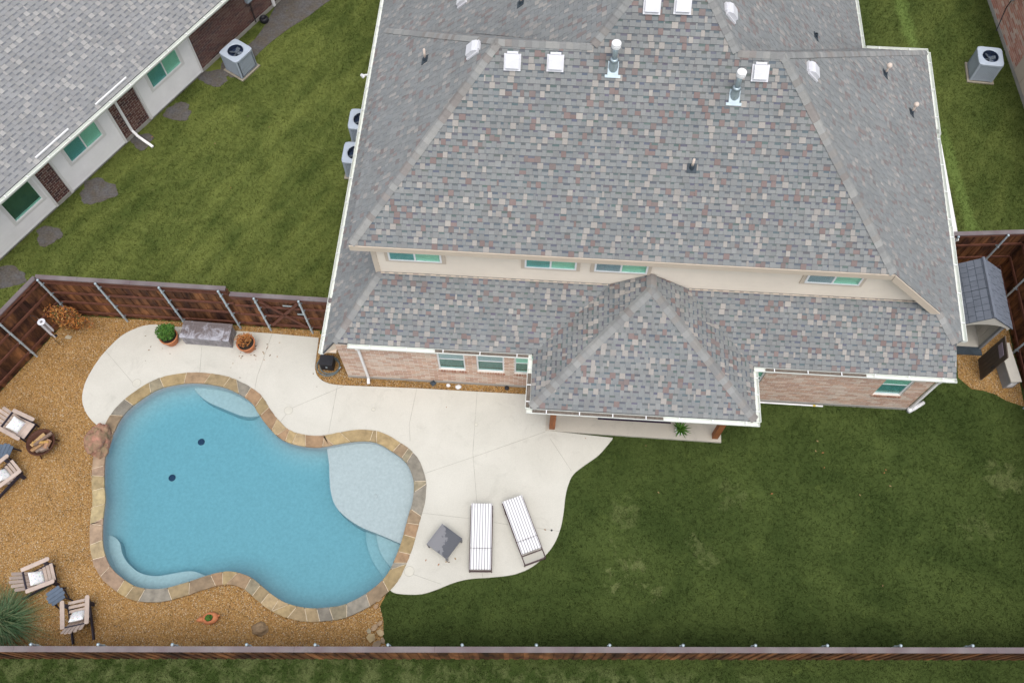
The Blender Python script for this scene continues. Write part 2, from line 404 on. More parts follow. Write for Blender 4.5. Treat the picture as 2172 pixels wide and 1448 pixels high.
# ------------------------------------------------------------------ pool outline (water edge), deck and beds
ZD = .05                                                         # deck level
inner_px = [(240,917),(255,888),(283,858),(332,826),(376,814),(420,811),(469,818),(504,832),(535,853),(549,875),(567,900),(595,928),(630,942),(675,947),(728,938),(761,934),(789,935),(810,942),(831,955),(849,967),(866,985),(876,1008),(880,1029),(877,1063),(870,1087),(861,1120),(849,1161),(823,1218),(783,1256),(734,1282),(698,1289),(656,1291),(612,1282),(582,1266),(558,1247),(537,1229),(516,1219),(489,1213),(467,1215),(439,1222),(391,1238),(342,1250),(295,1247),(267,1233),(235,1205),(219,1168),(216,1133),(218,1094),(222,1059),(220,1031),(220,1000),(222,966),(228,940)]
_raw = spline([g2(u, v, ZD) for u, v in inner_px], 8)
def resample(poly, n):
    P = np.array(poly + [poly[0]]); d = np.r_[0, np.cumsum(np.hypot(*np.diff(P, axis=0).T))]
    t = np.linspace(0, d[-1], n, endpoint=False)
    return np.c_[np.interp(t, d, P[:, 0]), np.interp(t, d, P[:, 1])], d[-1]
POOL, POOL_LEN = resample(_raw, 480)
_t = np.roll(POOL, -3, 0) - np.roll(POOL, 3, 0); _t /= np.linalg.norm(_t, axis=1)[:, None]
OUTN = np.c_[-_t[:, 1], _t[:, 0]]                                 # outline runs clockwise seen from above
if ((POOL.mean(0) - POOL[0]) @ OUTN[0]) > 0: OUTN = -OUTN
def off(i, w): i %= len(POOL); return POOL[i] + OUTN[i] * w
POOL_T = [tuple(p) for p in POOL]
COP_W = .335
mid_ring = [tuple(off(i, COP_W * .55)) for i in range(0, 480, 2)]
out_ring = [tuple(off(i, COP_W)) for i in range(0, 480, 2)]
def nearest(ring, q): return min(range(len(ring)), key=lambda i: (ring[i][0] - q[0]) ** 2 + (ring[i][1] - q[1]) ** 2)

# ground: one sheet to the horizon, open where the pool is
struct('ground', sheet([(-400, -400), (400, -400), (400, 400), (-400, 400)], mid_ring, 0.0), MAT['lawn'])

# gravel bed round the pool
LF = Vector((-14.94, 12.17, 0)); LFd = Vector((-16.39 + 14.94, 9.41 - 12.17, 0)).normalized()
SF0, SF1 = Vector((-15.4, 1.72, 0)), Vector((15.4, 3.62, 0))      # south fence line (outer face)
def SFy(x): return SF0.y + (SF1.y - SF0.y) * (x - SF0.x) / (SF1.x - SF0.x)

# concrete deck
deck_edge = [g2(u, v, ZD) for u, v in [(207,903),(190,886),(179,867),(174,845),(178,820),(186,800),(203,771),(224,744),(259,711),(297,693),(325,688),(350,690),(381,693)]]
deck_edge = spline(deck_edge, 5, False) + [g2(u, v, ZD) for u, v in [(577,707),(676,716),(669,770)]]
deck_edge += spline([g2(u, v, ZD) for u, v in [(668,780),(672,795),(684,807),(703,814),(730,817)]], 4, False) + [g2(884,823,ZD), g2(1010,830,ZD), (0.43, g2(1122,836,ZD)[1]), (0.43, 9.21), g2(1300,928,ZD)]
deck_edge += spline([g2(u, v, ZD) for u, v in [(1299,931),(1281,953),(1266,968),(1239,987),(1216,1006),(1205,1029),(1199,1055),(1196,1082),(1190,1116),(1177,1150),(1156,1178),(1126,1203),(1088,1218),(1038,1224),(997,1227),(963,1235),(925,1250),(895,1259),(864,1260),(838,1257),(826,1250)]], 5, False)
ia = nearest(mid_ring, deck_edge[-1]); ib = nearest(mid_ring, deck_edge[0]); n_ = len(mid_ring)
# walk the ring back from the south-east end to the boulder, along the house side of the pool
walk = [mid_ring[(ia - k) % n_] for k in range((ia - ib) % n_ + 1)]
if len(walk) > 0 and max(p[1] for p in walk) < 9: walk = [mid_ring[(ia + k) % n_] for k in range((ib - ia) % n_ + 1)]
deck_poly = deck_edge + walk
lawn_line = [g2(826, 1250), g2(818, 1262), g2(806, 1285), g2(814, 1320), g2(812, 1350), g2(820, 1372)]
ring_w = [mid_ring[(ib - k) % n_] for k in range((ib - ia) % n_ + 1)]
if max(p[1] for p in ring_w) > 9: ring_w = [mid_ring[(ib + k) % n_] for k in range((ia - ib) % n_ + 1)]
west_edge = deck_edge[:deck_edge.index(g2(676, 716, ZD)) + 1]
gravel_poly = [(LF.x, LF.y), (west_edge[-1][0], 12.13)] + west_edge[::-1] + ring_w + lawn_line + [(lawn_line[-1][0] + .05, SFy(-4) + .08), (-19.6, 1.55), tuple((LF + LFd * 10.6)[:2])]
struct('gravel_bed', MB().prism(gravel_poly, -.03, .012), MAT['gravel'])
deck = struct('pool_deck', MB().prism(deck_poly, -.05, ZD), MAT['deck'])
def joint(pts, w=.012):
    P = [G(u, v, ZD) for u, v in pts]; mb = MB()
    for a, b in zip(P, P[1:]): mb.bar(a, b, w, .004)
    obj('control_joint', mb, MAT['joint'], deck)
for pts in ([(224,744),(282,812)], [(577,708),(545,800),(540,828)], [(730,818),(612,868)], [(612,872),(590,900)], [(716,816),(697,918)], [(884,824),(868,900),(870,935)], [(1012,831),(1003,960),(1012,1072)], [(1157,915),(1003,969),(902,1003)], [(1167,930),(1212,998)], [(892,1087),(996,1099)], [(1048,1107),(1078,1112)], [(1138,1119),(1186,1126)], [(1022,1210),(1024,1224)], [(862,1212),(935,1238)], [(428,735),(424,789)]):
    joint(pts)
for (u, v, r, nm) in ((290,812,.125,0), (612,870,.125,0), (868,1211,.135,0), (792,868,.05,1), (1010,900,.05,1)):
    p = G(u, v, ZD); mb = MB(); T = Matrix.Translation(p)
    mb.lathe([(r, -.02), (r, .004), (r - .012, .006), (r - .012, .003), (0.001, .003)], 28, T)
    lidm = obj('access_lid', mb, MAT['lidc'], deck)
    rb = MB(); rb.lathe([(r + .009, -.02), (r + .009, .002), (r, .003), (r, -.02)], 28, T, cap=False); obj('lid_ring', rb, MAT['joint'], lidm)
p = G(1170, 1124, ZD); obj('drain_cap', MB().lathe([(.03, -.01), (.03, .004), (.001, .006)], 12, Matrix.Translation(p)), MAT['black'], deck)
# patio slab, a little higher than the deck
slab_poly = [(.43, 9.20), (5.69, 9.15), (5.69, 10.7), (.43, 10.7)]
struct('patio_slab', MB().prism(slab_poly, -.05, .085), MAT['slab'])

# house-side gravel strip and the bare bed by the shed
strip = [(-7.05, 12.0), (-6.98, 10.9)] + spline([g2(u, v) for u, v in [(668,780),(672,795),(684,807),(703,814),(730,817)]], 4, False) + [g2(884,823), g2(1010,830), (.5, g2(1122,836)[1]), (.5, 10.6), (-5.75, 10.62), (-5.75, 12.0)]
struct('house_bed', MB().prism(strip, -.02, .018), MAT['gravel'])
shed_bed = [(12.2, 15.4)] + [g2(u, v) for u, v in [(2030,765),(2032,800),(2060,825),(2085,828),(2110,836),(2135,850),(2172,862)]] + [(15.0, 11.0), (15.0, 15.6)]
struct('shed_bed', MB().prism(shed_bed, -.02, .014), MAT['gravel'])
PATCHES = []
for (u, v, rx, ry) in ((18,588,.55,.42), (103,500,.42,.40), (208,406,.62,.52), (302,300,.36,.36), (378,238,.48,.42), (455,165,.55,.40)):
    c = G(u, v); ph = random.random() * 6
    pl = [(c.x + rx * (1 + .14 * math.sin(3 * t + ph) + .10 * math.sin(7 * t + 2 * ph) + random.uniform(-.05, .05)) * math.cos(t), c.y + ry * (1 + .14 * math.sin(3 * t + ph) + random.uniform(-.05, .05)) * math.sin(t)) for t in [2 * PI * k / 40 for k in range(40)]]
    PATCHES.append(pl); struct('soil_patch', MB().prism(pl, -.02, .012), MAT['mulch'])
run = [g2(u, v) for u, v in [(470,135),(540,85),(590,4),(620,-60),(760,-60),(735,-20),(690,8),(655,35),(615,60),(575,90),(545,118),(520,150),(490,165)]]
run = spline(run, 4); PATCHES.append(run); struct('soil_patch', MB().prism(run, -.02, .016), MAT['mulch'])

# ------------------------------------------------------------------ pool basin, ledges, water, coping stones
ZW = -.055
mb = MB(); n = len(POOL)
rings = []                                                          # vertical waterline wall, then a coved floor
for z, w in [(ZD - .02, 0), (-.28, 0)] + [(-.28 - .52 * math.sin(k * PI / 24), .8 * (1 - math.cos(k * PI / 24))) for k in range(1, 13)]:
    q_ = np.array([off(i, -w) for i in range(n)])
    for _ in range(int(w * 60)): q_ = (np.roll(q_, 1, 0) + 2 * q_ + np.roll(q_, -1, 0)) / 4
    rings.append([(*p, z) for p in q_])
nr = len(rings); mb.add([p for r_ in rings for p in r_], [(k * n + i, (k + 1) * n + i, (k + 1) * n + (i + 1) % n, k * n + (i + 1) % n) for k in range(nr - 1) for i in range(n)])
me = mb.mesh('pool_basin', True); basin = put('pool_basin', me, MAT['plaster'], kind='structure')
obj('floor', MB().add(rings[-1], [list(range(n))]), MAT['plaster'], basin)
def ledge(name, px, z, z0=-.9):
    P = spline([g2(u, v, z) for u, v in px[0]], 4, False) + [g2(u, v, z) for u, v in px[1]]
    obj(name, MB().prism(P, z0, z), MAT['plaster'], basin)
ledge('tanning_ledge', ([(692,930),(694,955),(698,985),(699,1015),(702,1045),(712,1073),(735,1097),(768,1118),(810,1135),(858,1156)], [(872,1128),(884,1095),(890,1063),(892,1029),(886,1000),(860,965),(830,938),(795,922),(730,922)]), -.22)
ledge('bench', ([(405,800),(413,826),(438,850),(478,868),(508,880),(530,884),(560,880)], [(556,858),(520,830),(480,808),(420,800)]), -.38)
ledge('bench', ([(206,1130),(238,1136),(254,1150),(259,1172),(272,1194),(297,1214),(330,1221),(365,1216),(395,1211),(415,1212),(440,1222)], [(436,1240),(391,1255),(342,1268),(295,1265),(260,1250),(222,1215),(206,1168)]), -.40)
ledge('step', ([(776,1120),(777,1145),(781,1165),(792,1192),(812,1222)], [(840,1232),(868,1165),(860,1130)]), -.62)
ledge('step', ([(797,1125),(800,1145),(804,1163),(815,1185),(832,1206)], [(860,1200),(868,1165),(860,1130)]), -.46)
for u, v in ((427,937), (365,1013)):
    p = G(u, v, -.79); mb = MB(); mb.lathe([(.105, -.02), (.105, .010), (.08, .02), (.001, .02)], 20, Matrix.Translation(p)); obj('floor_drain', mb, MAT['ac_dark'], basin)
p = G(797, 1051, -.22); obj('bubbler_jet', MB().lathe([(.06, -.01), (.06, .012), (.02, .02), (.001, .02)], 16, Matrix.Translation(p)), MAT['plaster'], basin)
mb = MB(); WB = [tuple(off(i, .03)) for i in range(0, 480, 2)]
mb.prism(WB, -1.0, ZW); struct('pool_water', mb, MAT['water'])
# mortar ring under the stones
mb = MB(); ring_o = [(*off(i, COP_W - .012), 0) for i in range(480)]; ring_i = [(*off(i, .008), 0) for i in range(480)]
vs = [(x, y, ZD + .012) for x, y, _ in ring_i] + [(x, y, ZD + .012) for x, y, _ in ring_o] + [(x, y, -.12) for x, y, _ in ring_i] + [(x, y, -.12) for x, y, _ in ring_o]
m4 = 480; fs = []
for i in range(m4):
    j = (i + 1) % m4
    fs += [(i, m4 + i, m4 + j, j), (2 * m4 + i, i, j, 2 * m4 + j), (m4 + i, 3 * m4 + i, 3 * m4 + j, m4 + j)]
cop_base = obj('coping_bed', mb.add(vs, fs), MAT['coping_mortar'], basin)
PAL = [(.36,.27,.14), (.39,.29,.15), (.33,.25,.14), (.32,.275,.185), (.33,.215,.125), (.28,.205,.13), (.265,.24,.195), (.40,.30,.17), (.36,.25,.15)]
PALW = [(.44,.35,.19), (.42,.32,.17), (.40,.31,.18), (.38,.27,.18), (.36,.25,.17)]
seg = POOL_LEN / 480; i0 = 0.0; tot = 480
rs = random.Random(5); cuts = []
while i0 < tot - 14:
    L = rs.choice((.22, .34, .42, .5, .58, .62)); cuts.append(i0); i0 += L / seg
cuts.append(float(tot))
skews = [rs.uniform(-2.5, 2.5) if rs.random() < .8 else rs.uniform(-6, 6) for _ in cuts]; skews[0] = skews[-1] = 0
gapn = .008 / seg
for k in range(len(cuts) - 1):
    a, b = cuts[k], cuts[k + 1]; ns = 5
    def pt(f, w):
        f %= tot; i = int(f); t = f - i; q = off(i, w) * (1 - t) + off(i + 1, w) * t; return (q[0], q[1])
    ii = [pt(a + gapn + (b - a - 2 * gapn) * t / ns, -.025) for t in range(ns + 1)]
    a2, b2 = a + skews[k], b + skews[k + 1]
    oo = [pt(a2 + gapn + (b2 - a2 - 2 * gapn) * t / ns, COP_W + rs.uniform(-.008, .008)) for t in range(ns + 1)]
    poly = ii + oo[::-1]
    c = Vector((sum(p[0] for p in poly) / len(poly), sum(p[1] for p in poly) / len(poly)))
    west = c.x < -11.2
    base = rs.choice(PALW if (west and c.y < 8.4) else PAL); fac = rs.uniform(.88, 1.12)
    colr = tuple(x * fac * .86 for x in base); zt = ZD + .026 + rs.uniform(-.003, .003)
    top = [(c + (Vector(p) - c) * (1 - .02)) for p in poly]
    mb = MB(); m_ = len(poly); ccw = sum(poly[i][0] * poly[(i + 1) % m_][1] - poly[(i + 1) % m_][0] * poly[i][1] for i in range(m_)) > 0
    if not ccw: poly = poly[::-1]; top = top[::-1]
    vs = [(*p, ZD - .03) for p in poly] + [(*p, zt - .007) for p in poly] + [(p.x, p.y, zt) for p in top]
    fs = [(i, (i + 1) % m_, m_ + (i + 1) % m_, m_ + i) for i in range(m_)] + [(m_ + i, m_ + (i + 1) % m_, 2 * m_ + (i + 1) % m_, 2 * m_ + i) for i in range(m_)] + [list(range(2 * m_, 3 * m_))]
    obj('coping_stone', mb.add(vs, fs, colr), MAT['coping'], basin)

# ------------------------------------------------------------------ roofs: courses of laminated shingles as geometry
EXPO = .158
GREYS = [(.212,.222,.222), (.222,.23,.228), (.20,.212,.216), (.235,.24,.236), (.21,.214,.212)]
TANS = [(.325,.302,.278), (.30,.28,.26), (.345,.318,.29)]
REDS = [(.20,.146,.136), (.215,.16,.149), (.188,.15,.142)]
BANDS = [(.128,.143,.156), (.118,.132,.145)]
NB_G = [(.252,.254,.256), (.27,.27,.268), (.24,.243,.247), (.26,.259,.256)]
NB_T = [(.355,.345,.33), (.335,.322,.31)]
def clip(poly, conv):                                            # Sutherland-Hodgman against a convex ccw polygon
    out = poly; n = len(conv)
    for i in range(n):
        a, b = conv[i], conv[(i + 1) % n]; ex, ey = b[0] - a[0], b[1] - a[1]
        inp = out; out = []
        if not inp: return []
        sd_ = [ex * (p[1] - a[1]) - ey * (p[0] - a[0]) for p in inp]
        for k in range(len(inp)):
            p, q, dp, dq = inp[k], inp[(k + 1) % len(inp)], sd_[k], sd_[(k + 1) % len(inp)]
            if dp >= 0: out.append(p)
            if (dp >= 0) != (dq >= 0):
                t = dp / (dp - dq); out.append((p[0] + (q[0] - p[0]) * t, p[1] + (q[1] - p[1]) * t))
    return out
def frame_of(poly):
    P = [Vector(p) for p in poly]; nrm = Vector()
    for i in range(len(P)): nrm += (P[i] - P[0]).cross(P[(i + 1) % len(P)] - P[0])
    nrm.normalize()
    if nrm.z < 0: nrm = -nrm
    u = Vector((0, 0, 1)).cross(nrm).normalized(); v = nrm.cross(u)  # u along the courses, v up the slope
    return u, v, nrm
def area2(p): return sum(p[i][0] * p[(i + 1) % len(p)][1] - p[(i + 1) % len(p)][0] * p[i][1] for i in range(len(p))) / 2
def roof(name, polys, parent, seed, thick=.10, singles=0, pal=0, expo=EXPO, wid=(.09, .17), piece='shingle', mats=('shingle', 'roof_deck'), lift=.019, world=True, band=.38, con=.9):
    u, v, nrm = frame_of(polys[0]); o = Vector(polys[0][0])
    dk = MB()
    for pl in polys: dk.extrude(pl, (0, 0, -thick))
    deckobj = obj(name, dk, MAT[mats[1]], parent, world)
    r = random.Random(seed); mb = MB(); left = singles
    UV = []
    for pl in polys:
        q = [((Vector(p) - o).dot(u), (Vector(p) - o).dot(v)) for p in pl]
        if area2(q) < 0: q = q[::-1]
        UV.append(q)
    allp = [p for q in UV for p in q]
    u0, u1 = min(p[0] for p in allp), max(p[0] for p in allp); v0, v1 = min(p[1] for p in allp), max(p[1] for p in allp)
    k = 0
    while v0 + k * expo < v1:
        vb = v0 + k * expo; x = u0 - r.uniform(0, .3); tab = r.random() < .5; prev = None
        while x < u1:
            w = r.uniform(*wid); w = w * .45 if r.random() < .08 else w
            if pal == 0:
                t = r.random()
                if tab: colr = r.choice(TANS) if t < .20 else r.choice(REDS) if t < .34 else r.choice(GREYS)
                else: colr = r.choice(REDS) if t < .05 else r.choice(GREYS)
            elif pal == 1: colr = r.choice(NB_T) if (tab and r.random() < .30) else r.choice(NB_G)
            else: colr = None
            if pal == 0 and band < .2: colr = tuple(c * 1.06 for c in colr)  # side slopes brightened: their paler look at grazing light is put into the colour
            if colr is not None:
                f = r.uniform(.94, 1.06); mean = (.222, .229, .230) if pal == 0 else (.262, .264, .266); colr = tuple((m_ + (c - m_) * con) * f for c, m_ in zip(colr, mean))
            h = (lift if tab else lift * .45) * (1 if band > .2 else .6)
            gx, gt = (.007, -.014) if pal == 2 else (.002, .012)
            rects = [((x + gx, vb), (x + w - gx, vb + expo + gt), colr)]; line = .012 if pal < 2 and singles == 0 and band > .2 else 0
            if line and tab: rects = [((x + .002, vb), (x + w - .002, vb + expo - line), colr), ((x + .002, vb + expo - line), (x + w - .002, vb + expo + .012), (.105, .115, .125))]  # dark strip at the tab head: shade under the next course, painted in
            if pal == 0 and not tab:                              # darker granule band along the head of the open cut-outs
                hb = vb + expo * (1 - band * r.uniform(.85, 1.15))
                rects = [((x, vb), (x + w, hb), colr), ((x, hb), (x + w, vb + expo + .012), tuple(c * r.uniform(.9, 1.1) for c in r.choice(BANDS)))]
            if pal == 1 and not tab:
                hb = vb + expo * .72
                rects = [((x, vb), (x + w, hb), colr), ((x, hb), (x + w, vb + expo + .012), (.17, .178, .195))]
            for (a, b, cc) in rects:
                for q in UV:
                    pl = clip([(a[0], a[1]), (b[0], a[1]), (b[0], b[1]), (a[0], b[1])], q)
                    if len(pl) < 3 or area2(pl) < 1e-4: continue
                    tgt = mb
                    single = left > 0 and len(rects) == 1 and len(pl) == 4 and area2(pl) > .9 * (b[0] - a[0]) * (b[1] - a[1])
                    if single: tgt = MB(); left -= 1
                    m = len(pl)
                    top = [o + u * p[0] + v * p[1] + nrm * (.003 + h * (1 - .8 * (p[1] - vb) / expo)) for p in pl]
                    bot = [o + u * p[0] + v * p[1] - nrm * .004 for p in pl]
                    tgt.add(bot + top, [list(range(m, 2 * m))], cc); e0 = len(tgt.v) - 2 * m
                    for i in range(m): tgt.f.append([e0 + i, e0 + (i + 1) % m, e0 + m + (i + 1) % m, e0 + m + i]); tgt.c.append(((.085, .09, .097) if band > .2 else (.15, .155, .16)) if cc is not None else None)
                    if single: obj(piece, tgt, MAT[mats[0]], deckobj, world)
            x += w; tab = not tab
        k += 1
    if mb.v:
        st = obj(piece + '_courses', mb, MAT[mats[0]], deckobj, world); st['kind'] = 'stuff'
    return deckobj
CAPCOL = [(.255,.258,.252), (.24,.243,.238), (.275,.275,.266), (.225,.225,.222), (.245,.235,.222), (.23,.212,.20), (.29,.288,.275)]
def caps(p0, p1, n1, n2, parent, seed, half=.135, step=.165):    # folded cap shingles up a hip or along a ridge
    p0, p1 = Vector(p0), Vector(p1); d = (p1 - p0); L = d.length; d.normalize(); r = random.Random(seed)
    e1 = n1.cross(d).normalized(); e2 = n2.cross(d).normalized()
    up = (n1 + n2).normalized()
    if e1.dot(e2) > 0: e2 = -e2
    for e, nn in ((e1, n1), (e2, n2)):
        if e.z > 0: e.negate()
    k = 0
    while k * step < L:
        a = p0 + d * (k * step); b = p0 + d * min(L, k * step + step * 1.25); mb = MB()
        w = half * r.uniform(.96, 1.04); ha, hb = .040, .024
        f = r.uniform(.93, 1.07); colr = tuple(x * f for x in r.choice(CAPCOL))
        A = [a + e1 * w + n1 * (ha * .8), a + e1 * .035 + up * ha * 1.15, a + e2 * .035 + up * ha * 1.15, a + e2 * w + n2 * (ha * .8)]
        B = [b + e1 * w + n1 * (hb * .8), b + e1 * .035 + up * hb * 1.15, b + e2 * .035 + up * hb * 1.15, b + e2 * w + n2 * (hb * .8)]
        C_ = [p - n1 * .02 for p in (A[0], B[0])]; D_ = [p - n2 * .02 for p in (A[3], B[3])]
        A2 = [p - up * .02 for p in A]
        mb.add(A + B + C_ + D_ + A2, [(0, 1, 5, 4), (1, 2, 6, 5), (2, 3, 7, 6), (8, 0, 4, 9), (3, 10, 11, 7), (12, 13, 1, 0), (13, 14, 2, 1), (14, 15, 3, 2)], colr)
        obj('cap_shingle', mb, MAT['shingle'], parent, True)
        k += 1

# ------------------------------------------------------------------ generic wall pieces
def wallT(o, U):
    U = Vector((*U, 0)).normalized(); inn = Vector((0, 0, 1)).cross(U)
    return Matrix.Translation(o) @ Matrix((U, inn, Vector((0, 0, 1)))).transposed().to_4x4()
def holes_boxes(mb, s0, s1, z0, z1, holes, d0, d1, T):
    S = sorted({s0, s1, *[h[0] for h in holes], *[h[1] for h in holes]}); S = [s for s in S if s0 <= s <= s1]
    for a, b in zip(S, S[1:]):
        c = (a + b) / 2; zz = z0
        for h in sorted([h for h in holes if h[0] < c < h[1]], key=lambda h: h[2]):
            if h[2] > zz: mb.box(a, b, d0, d1, zz, h[2], None, T)
            zz = max(zz, h[3])
        if zz < z1: mb.box(a, b, d0, d1, zz, z1, None, T)
def brick_wall(parent, T, s0, s1, z0, z1, holes, pal, mortar, seed, smear=None, name='wall'):
    mb = MB(); holes_boxes(mb, s0, s1, z0, z1, holes, 0, .14, T)
    w = obj(name, mb, mortar, parent, True)
    r = random.Random(seed); bk = MB(); row = 0; P = .098; B = .27
    while z0 + row * P + .05 < z1:
        za = z0 + row * P + .005; zb = za + .082; s = s0 - (B / 2 if row % 2 else 0)
        while s < s1:
            a, b = max(s + .007, s0), min(s + B - .007, s1)
            segs = [(a, b)] if b - a > .02 else []
            for h in holes:
                if zb > h[2] and za < h[3]:
                    ns = []
                    for (p, q) in segs:
                        if q <= h[0] or p >= h[1]: ns.append((p, q))
                        else:
                            if p < h[0] - .02: ns.append((p, h[0]))
                            if q > h[1] + .02: ns.append((h[1], q))
                    segs = ns
            for (p, q) in segs:
                f = r.uniform(.92, 1.08); c = tuple(x * f for x in r.choice(pal)); d = -.008 + r.uniform(-.002, .002)
                vs = [T @ Vector((x, y, z)) for z in (za, zb) for (x, y) in ((p, .002), (q, .002), (q, d), (p, d))]
                bk.add(vs, [(3, 2, 6, 7), (4, 7, 6, 5), (0, 1, 2, 3), (0, 3, 7, 4), (1, 5, 6, 2)], c)
            s += B
        row += 1
    b = obj('brick_courses', bk, MAT['brick'], w, True); b['kind'] = 'stuff'
    return w
def window(parent, T, s0, s1, z0, z1, split, kinds, fmat, d=.03, fw_=.045, trim=None, depth=.05):
    mb = MB()
    for (a, b, c, e) in ((s0, s1, z0, z0 + fw_), (s0, s1, z1 - fw_, z1), (s0, s0 + fw_, z0 + fw_, z1 - fw_), (s1 - fw_, s1, z0 + fw_, z1 - fw_)):
        mb.box(a, b, d, d + depth, c, e, None, T)
    if split == 'H': zm = (z0 + z1) / 2; mb.box(s0 + fw_, s1 - fw_, d + .006, d + depth, zm - .02, zm + .02, None, T)
    elif split == 'V': sm = (s0 + s1) / 2; mb.box(sm - .025, sm + .025, d + .006, d + depth, z0 + fw_, z1 - fw_, None, T)
    w = obj('window', mb, fmat, parent, True)
    rects = [(s0 + fw_, s1 - fw_, z0 + fw_, zm - .02), (s0 + fw_, s1 - fw_, zm + .02, z1 - fw_)] if split == 'H' else [(s0 + fw_, s1 - fw_, z0 + fw_, z1 - fw_)] if split == 'N' else [(s0 + fw_, sm - .025, z0 + fw_, z1 - fw_), (sm + .025, s1 - fw_, z0 + fw_, z1 - fw_)]
    for (a, b, c, e), k in zip(rects, kinds):
        gl, back = k
        obj('pane', MB().box(a, b, d + .014, d + .018, c, e, None, T), MAT[gl], w, True)
        bb = MB()
        if back == 'blind':
            z = c + .03                                           # slatted blind behind the glass
            while z < e - .01: bb.box(a, b, d + .028, d + .034, z, min(z + .034, e), None, T); z += .045
            obj('blind', bb, MAT['blind'], w, True)
        obj('backing', MB().box(a, b, d + depth - .008, d + depth, c, e, None, T), MAT['blind' if back == 'pale' else 'dark_room'], w, True)
    if trim:
        tm = MB(); t = .10
        for (a, b, c, e) in ((s0 - t, s1 + t, z0 - t, z0), (s0 - t, s1 + t, z1, z1 + t), (s0 - t, s0, z0, z1), (s1, s1 + t, z0, z1)):
            tm.box(a, b, trim, d + depth - .004, c, e, None, T)
        obj('window_trim', tm, MAT['trim'] if fmat is MAT['white'] else MAT['nb_trim'], w, True)
    return w
def gutter(a, b, out, parent, w=.13, h=.11, hang=.9, mat='gutter'):
    a, b, out = Vector(a), Vector(b), Vector(out).normalized(); mb = MB(); d = (b - a).normalized()
    prof = [(0, 0), (0, -h), (w * .8, -h), (w, -h * .45), (w, .004), (w - .012, .004), (w - .012, -h * .4), (w * .76, -h + .006), (.006, -h + .006), (.006, 0)]
    n = len(prof); vs = [p + out * q[0] + Vector((0, 0, q[1])) for p in (a, b) for q in prof]
    fs = [(i, n + i, n + (i + 1) % n, (i + 1) % n) for i in range(n)] + [list(range(n))[::-1], list(range(n, 2 * n))]
    for s in (0, 1):
        e = (a, b)[s]; q = [e + out * x + Vector((0, 0, z)) for x, z in ((0, 0), (0, -h), (w * .8, -h), (w, -h * .45), (w, 0))]
        mb.extrude(q, d * (.004 if s else -.004))
    gt = obj('gutter', mb.add(vs, fs), MAT[mat], parent, True)
    L = (b - a).length; k = int(L / hang)
    for i in range(k):
        c = a + d * ((i + .6) * L / k); hb = MB(); hb.bar(c + out * .004, c + out * (w - .004), .028, .008)
        hb.bar(c + out * .012 - Vector((0, 0, .03)), c + out * .012, .02, .012); obj('gutter_hanger', hb, MAT['white'], gt, True)
    return gt
def on_plane(u, v, o, nrm):
    d = ray(u, v); o = Vector(o); return CAM + d * ((o - CAM).dot(nrm) / d.dot(nrm))

# ------------------------------------------------------------------ the house
house = thing('house', 'brick house with grey and tan shingled hip roofs standing beside the pool', 'house', (2.8, 14.5, 0))
zr = 9.04
SU = lambda x, y: (x, y, 5.44 + .948 * (y - 12.03))
PLU = lambda x, y: (x, y, 5.44 + .972 * (x + 5.03))
PLm = lambda x, y: (x, y, 2.18 + .972 * (x + 6.10))
PRm = lambda x, y: (x, y, 9.04 - .96 * (x - 5.55) + .0439 * (y - 15.83))
E2 = lambda x, y: (x, y, 9.04 - 1.08 * (x - 4.45))
NS = lambda x, y: (x, y, 9.04 - .948 * (y - 15.83))
SL = lambda x, y: (x, y, 2.48 + .755 * (y - 10.59))
PW = lambda x, y: (x, y, 2.48 + .62 * (x + .06))
PE = lambda x, y: (x, y, 2.48 + .62 * (6.12 - x))
PF = lambda x, y: (x, y, 2.48 + .67 * (y - 8.95))
AP = (3.03, 11.81); TOP = (2.795, 17.714); YN = 29.0
P_ = lambda f, pts: [f(*p) for p in pts]
roof_su = [P_(SU, [(-5.03, 12.03), (9.126, 12.03), (5.55, 15.83), (-1.33, 15.83)]), P_(SU, [(.958, 15.83), (4.45, 15.83), TOP])]
roof_plu = [P_(PLU, [(-5.03, 12.03), (-1.33, 15.83), (-5.03, 19.63)])]
roof_pl = [P_(PLm, [(-6.1, 10.38), (-5.79, 10.59), (-4.5, 12.30), (-4.5, 19.2), (-6.1, 19.2)]), P_(PLm, [(-6.1, 19.2), (2.795, 19.2), (2.795, YN), (-6.1, YN)]), P_(PLm, [(-2.3, 19.2), (.958, 15.83), TOP, (2.795, 19.2)])]
roof_pr = [P_(PRm, [(5.55, 15.83), (9.126, 12.03), (12.095, 12.03), (12.62, 22.68)]), P_(PRm, [(11.07, 12.03), (11.65, 11.37), (12.08, 11.72), (12.095, 12.03)])]
roof_e2 = [P_(E2, [(4.45, 15.83), (10.5, 22.72), (10.5, YN), (2.795, YN), TOP])]
roof_nl = [P_(NS, [(-5.03, 19.63), (-1.33, 15.83), (.958, 15.83), (-2.746, 19.63)])]
roof_nr = [P_(NS, [(4.45, 15.83), (5.55, 15.83), (12.62, 22.68), (10.5, 22.68)])]
roof_sl = [P_(SL, [(-5.79, 10.59), (-.06, 10.59), (1.974, 12.26), (-4.5, 12.26)]), P_(SL, [(6.12, 10.59), (11.776, 10.59), (11.65, 11.37), (11.07, 12.03), (10.9, 12.26), (4.086, 12.26)])]
roof_pw = [P_(PW, [(-.06, 8.95), AP, (3.03, 12.26), (1.974, 12.26), (-.06, 10.59)])]
roof_pe = [P_(PE, [(6.12, 8.95), (6.12, 10.59), (4.086, 12.26), (3.03, 12.26), AP])]
roof_pf = [P_(PF, [(-.06, 8.95), (6.12, 8.95), AP])]
R_su = roof('roof', roof_su, house, 1)
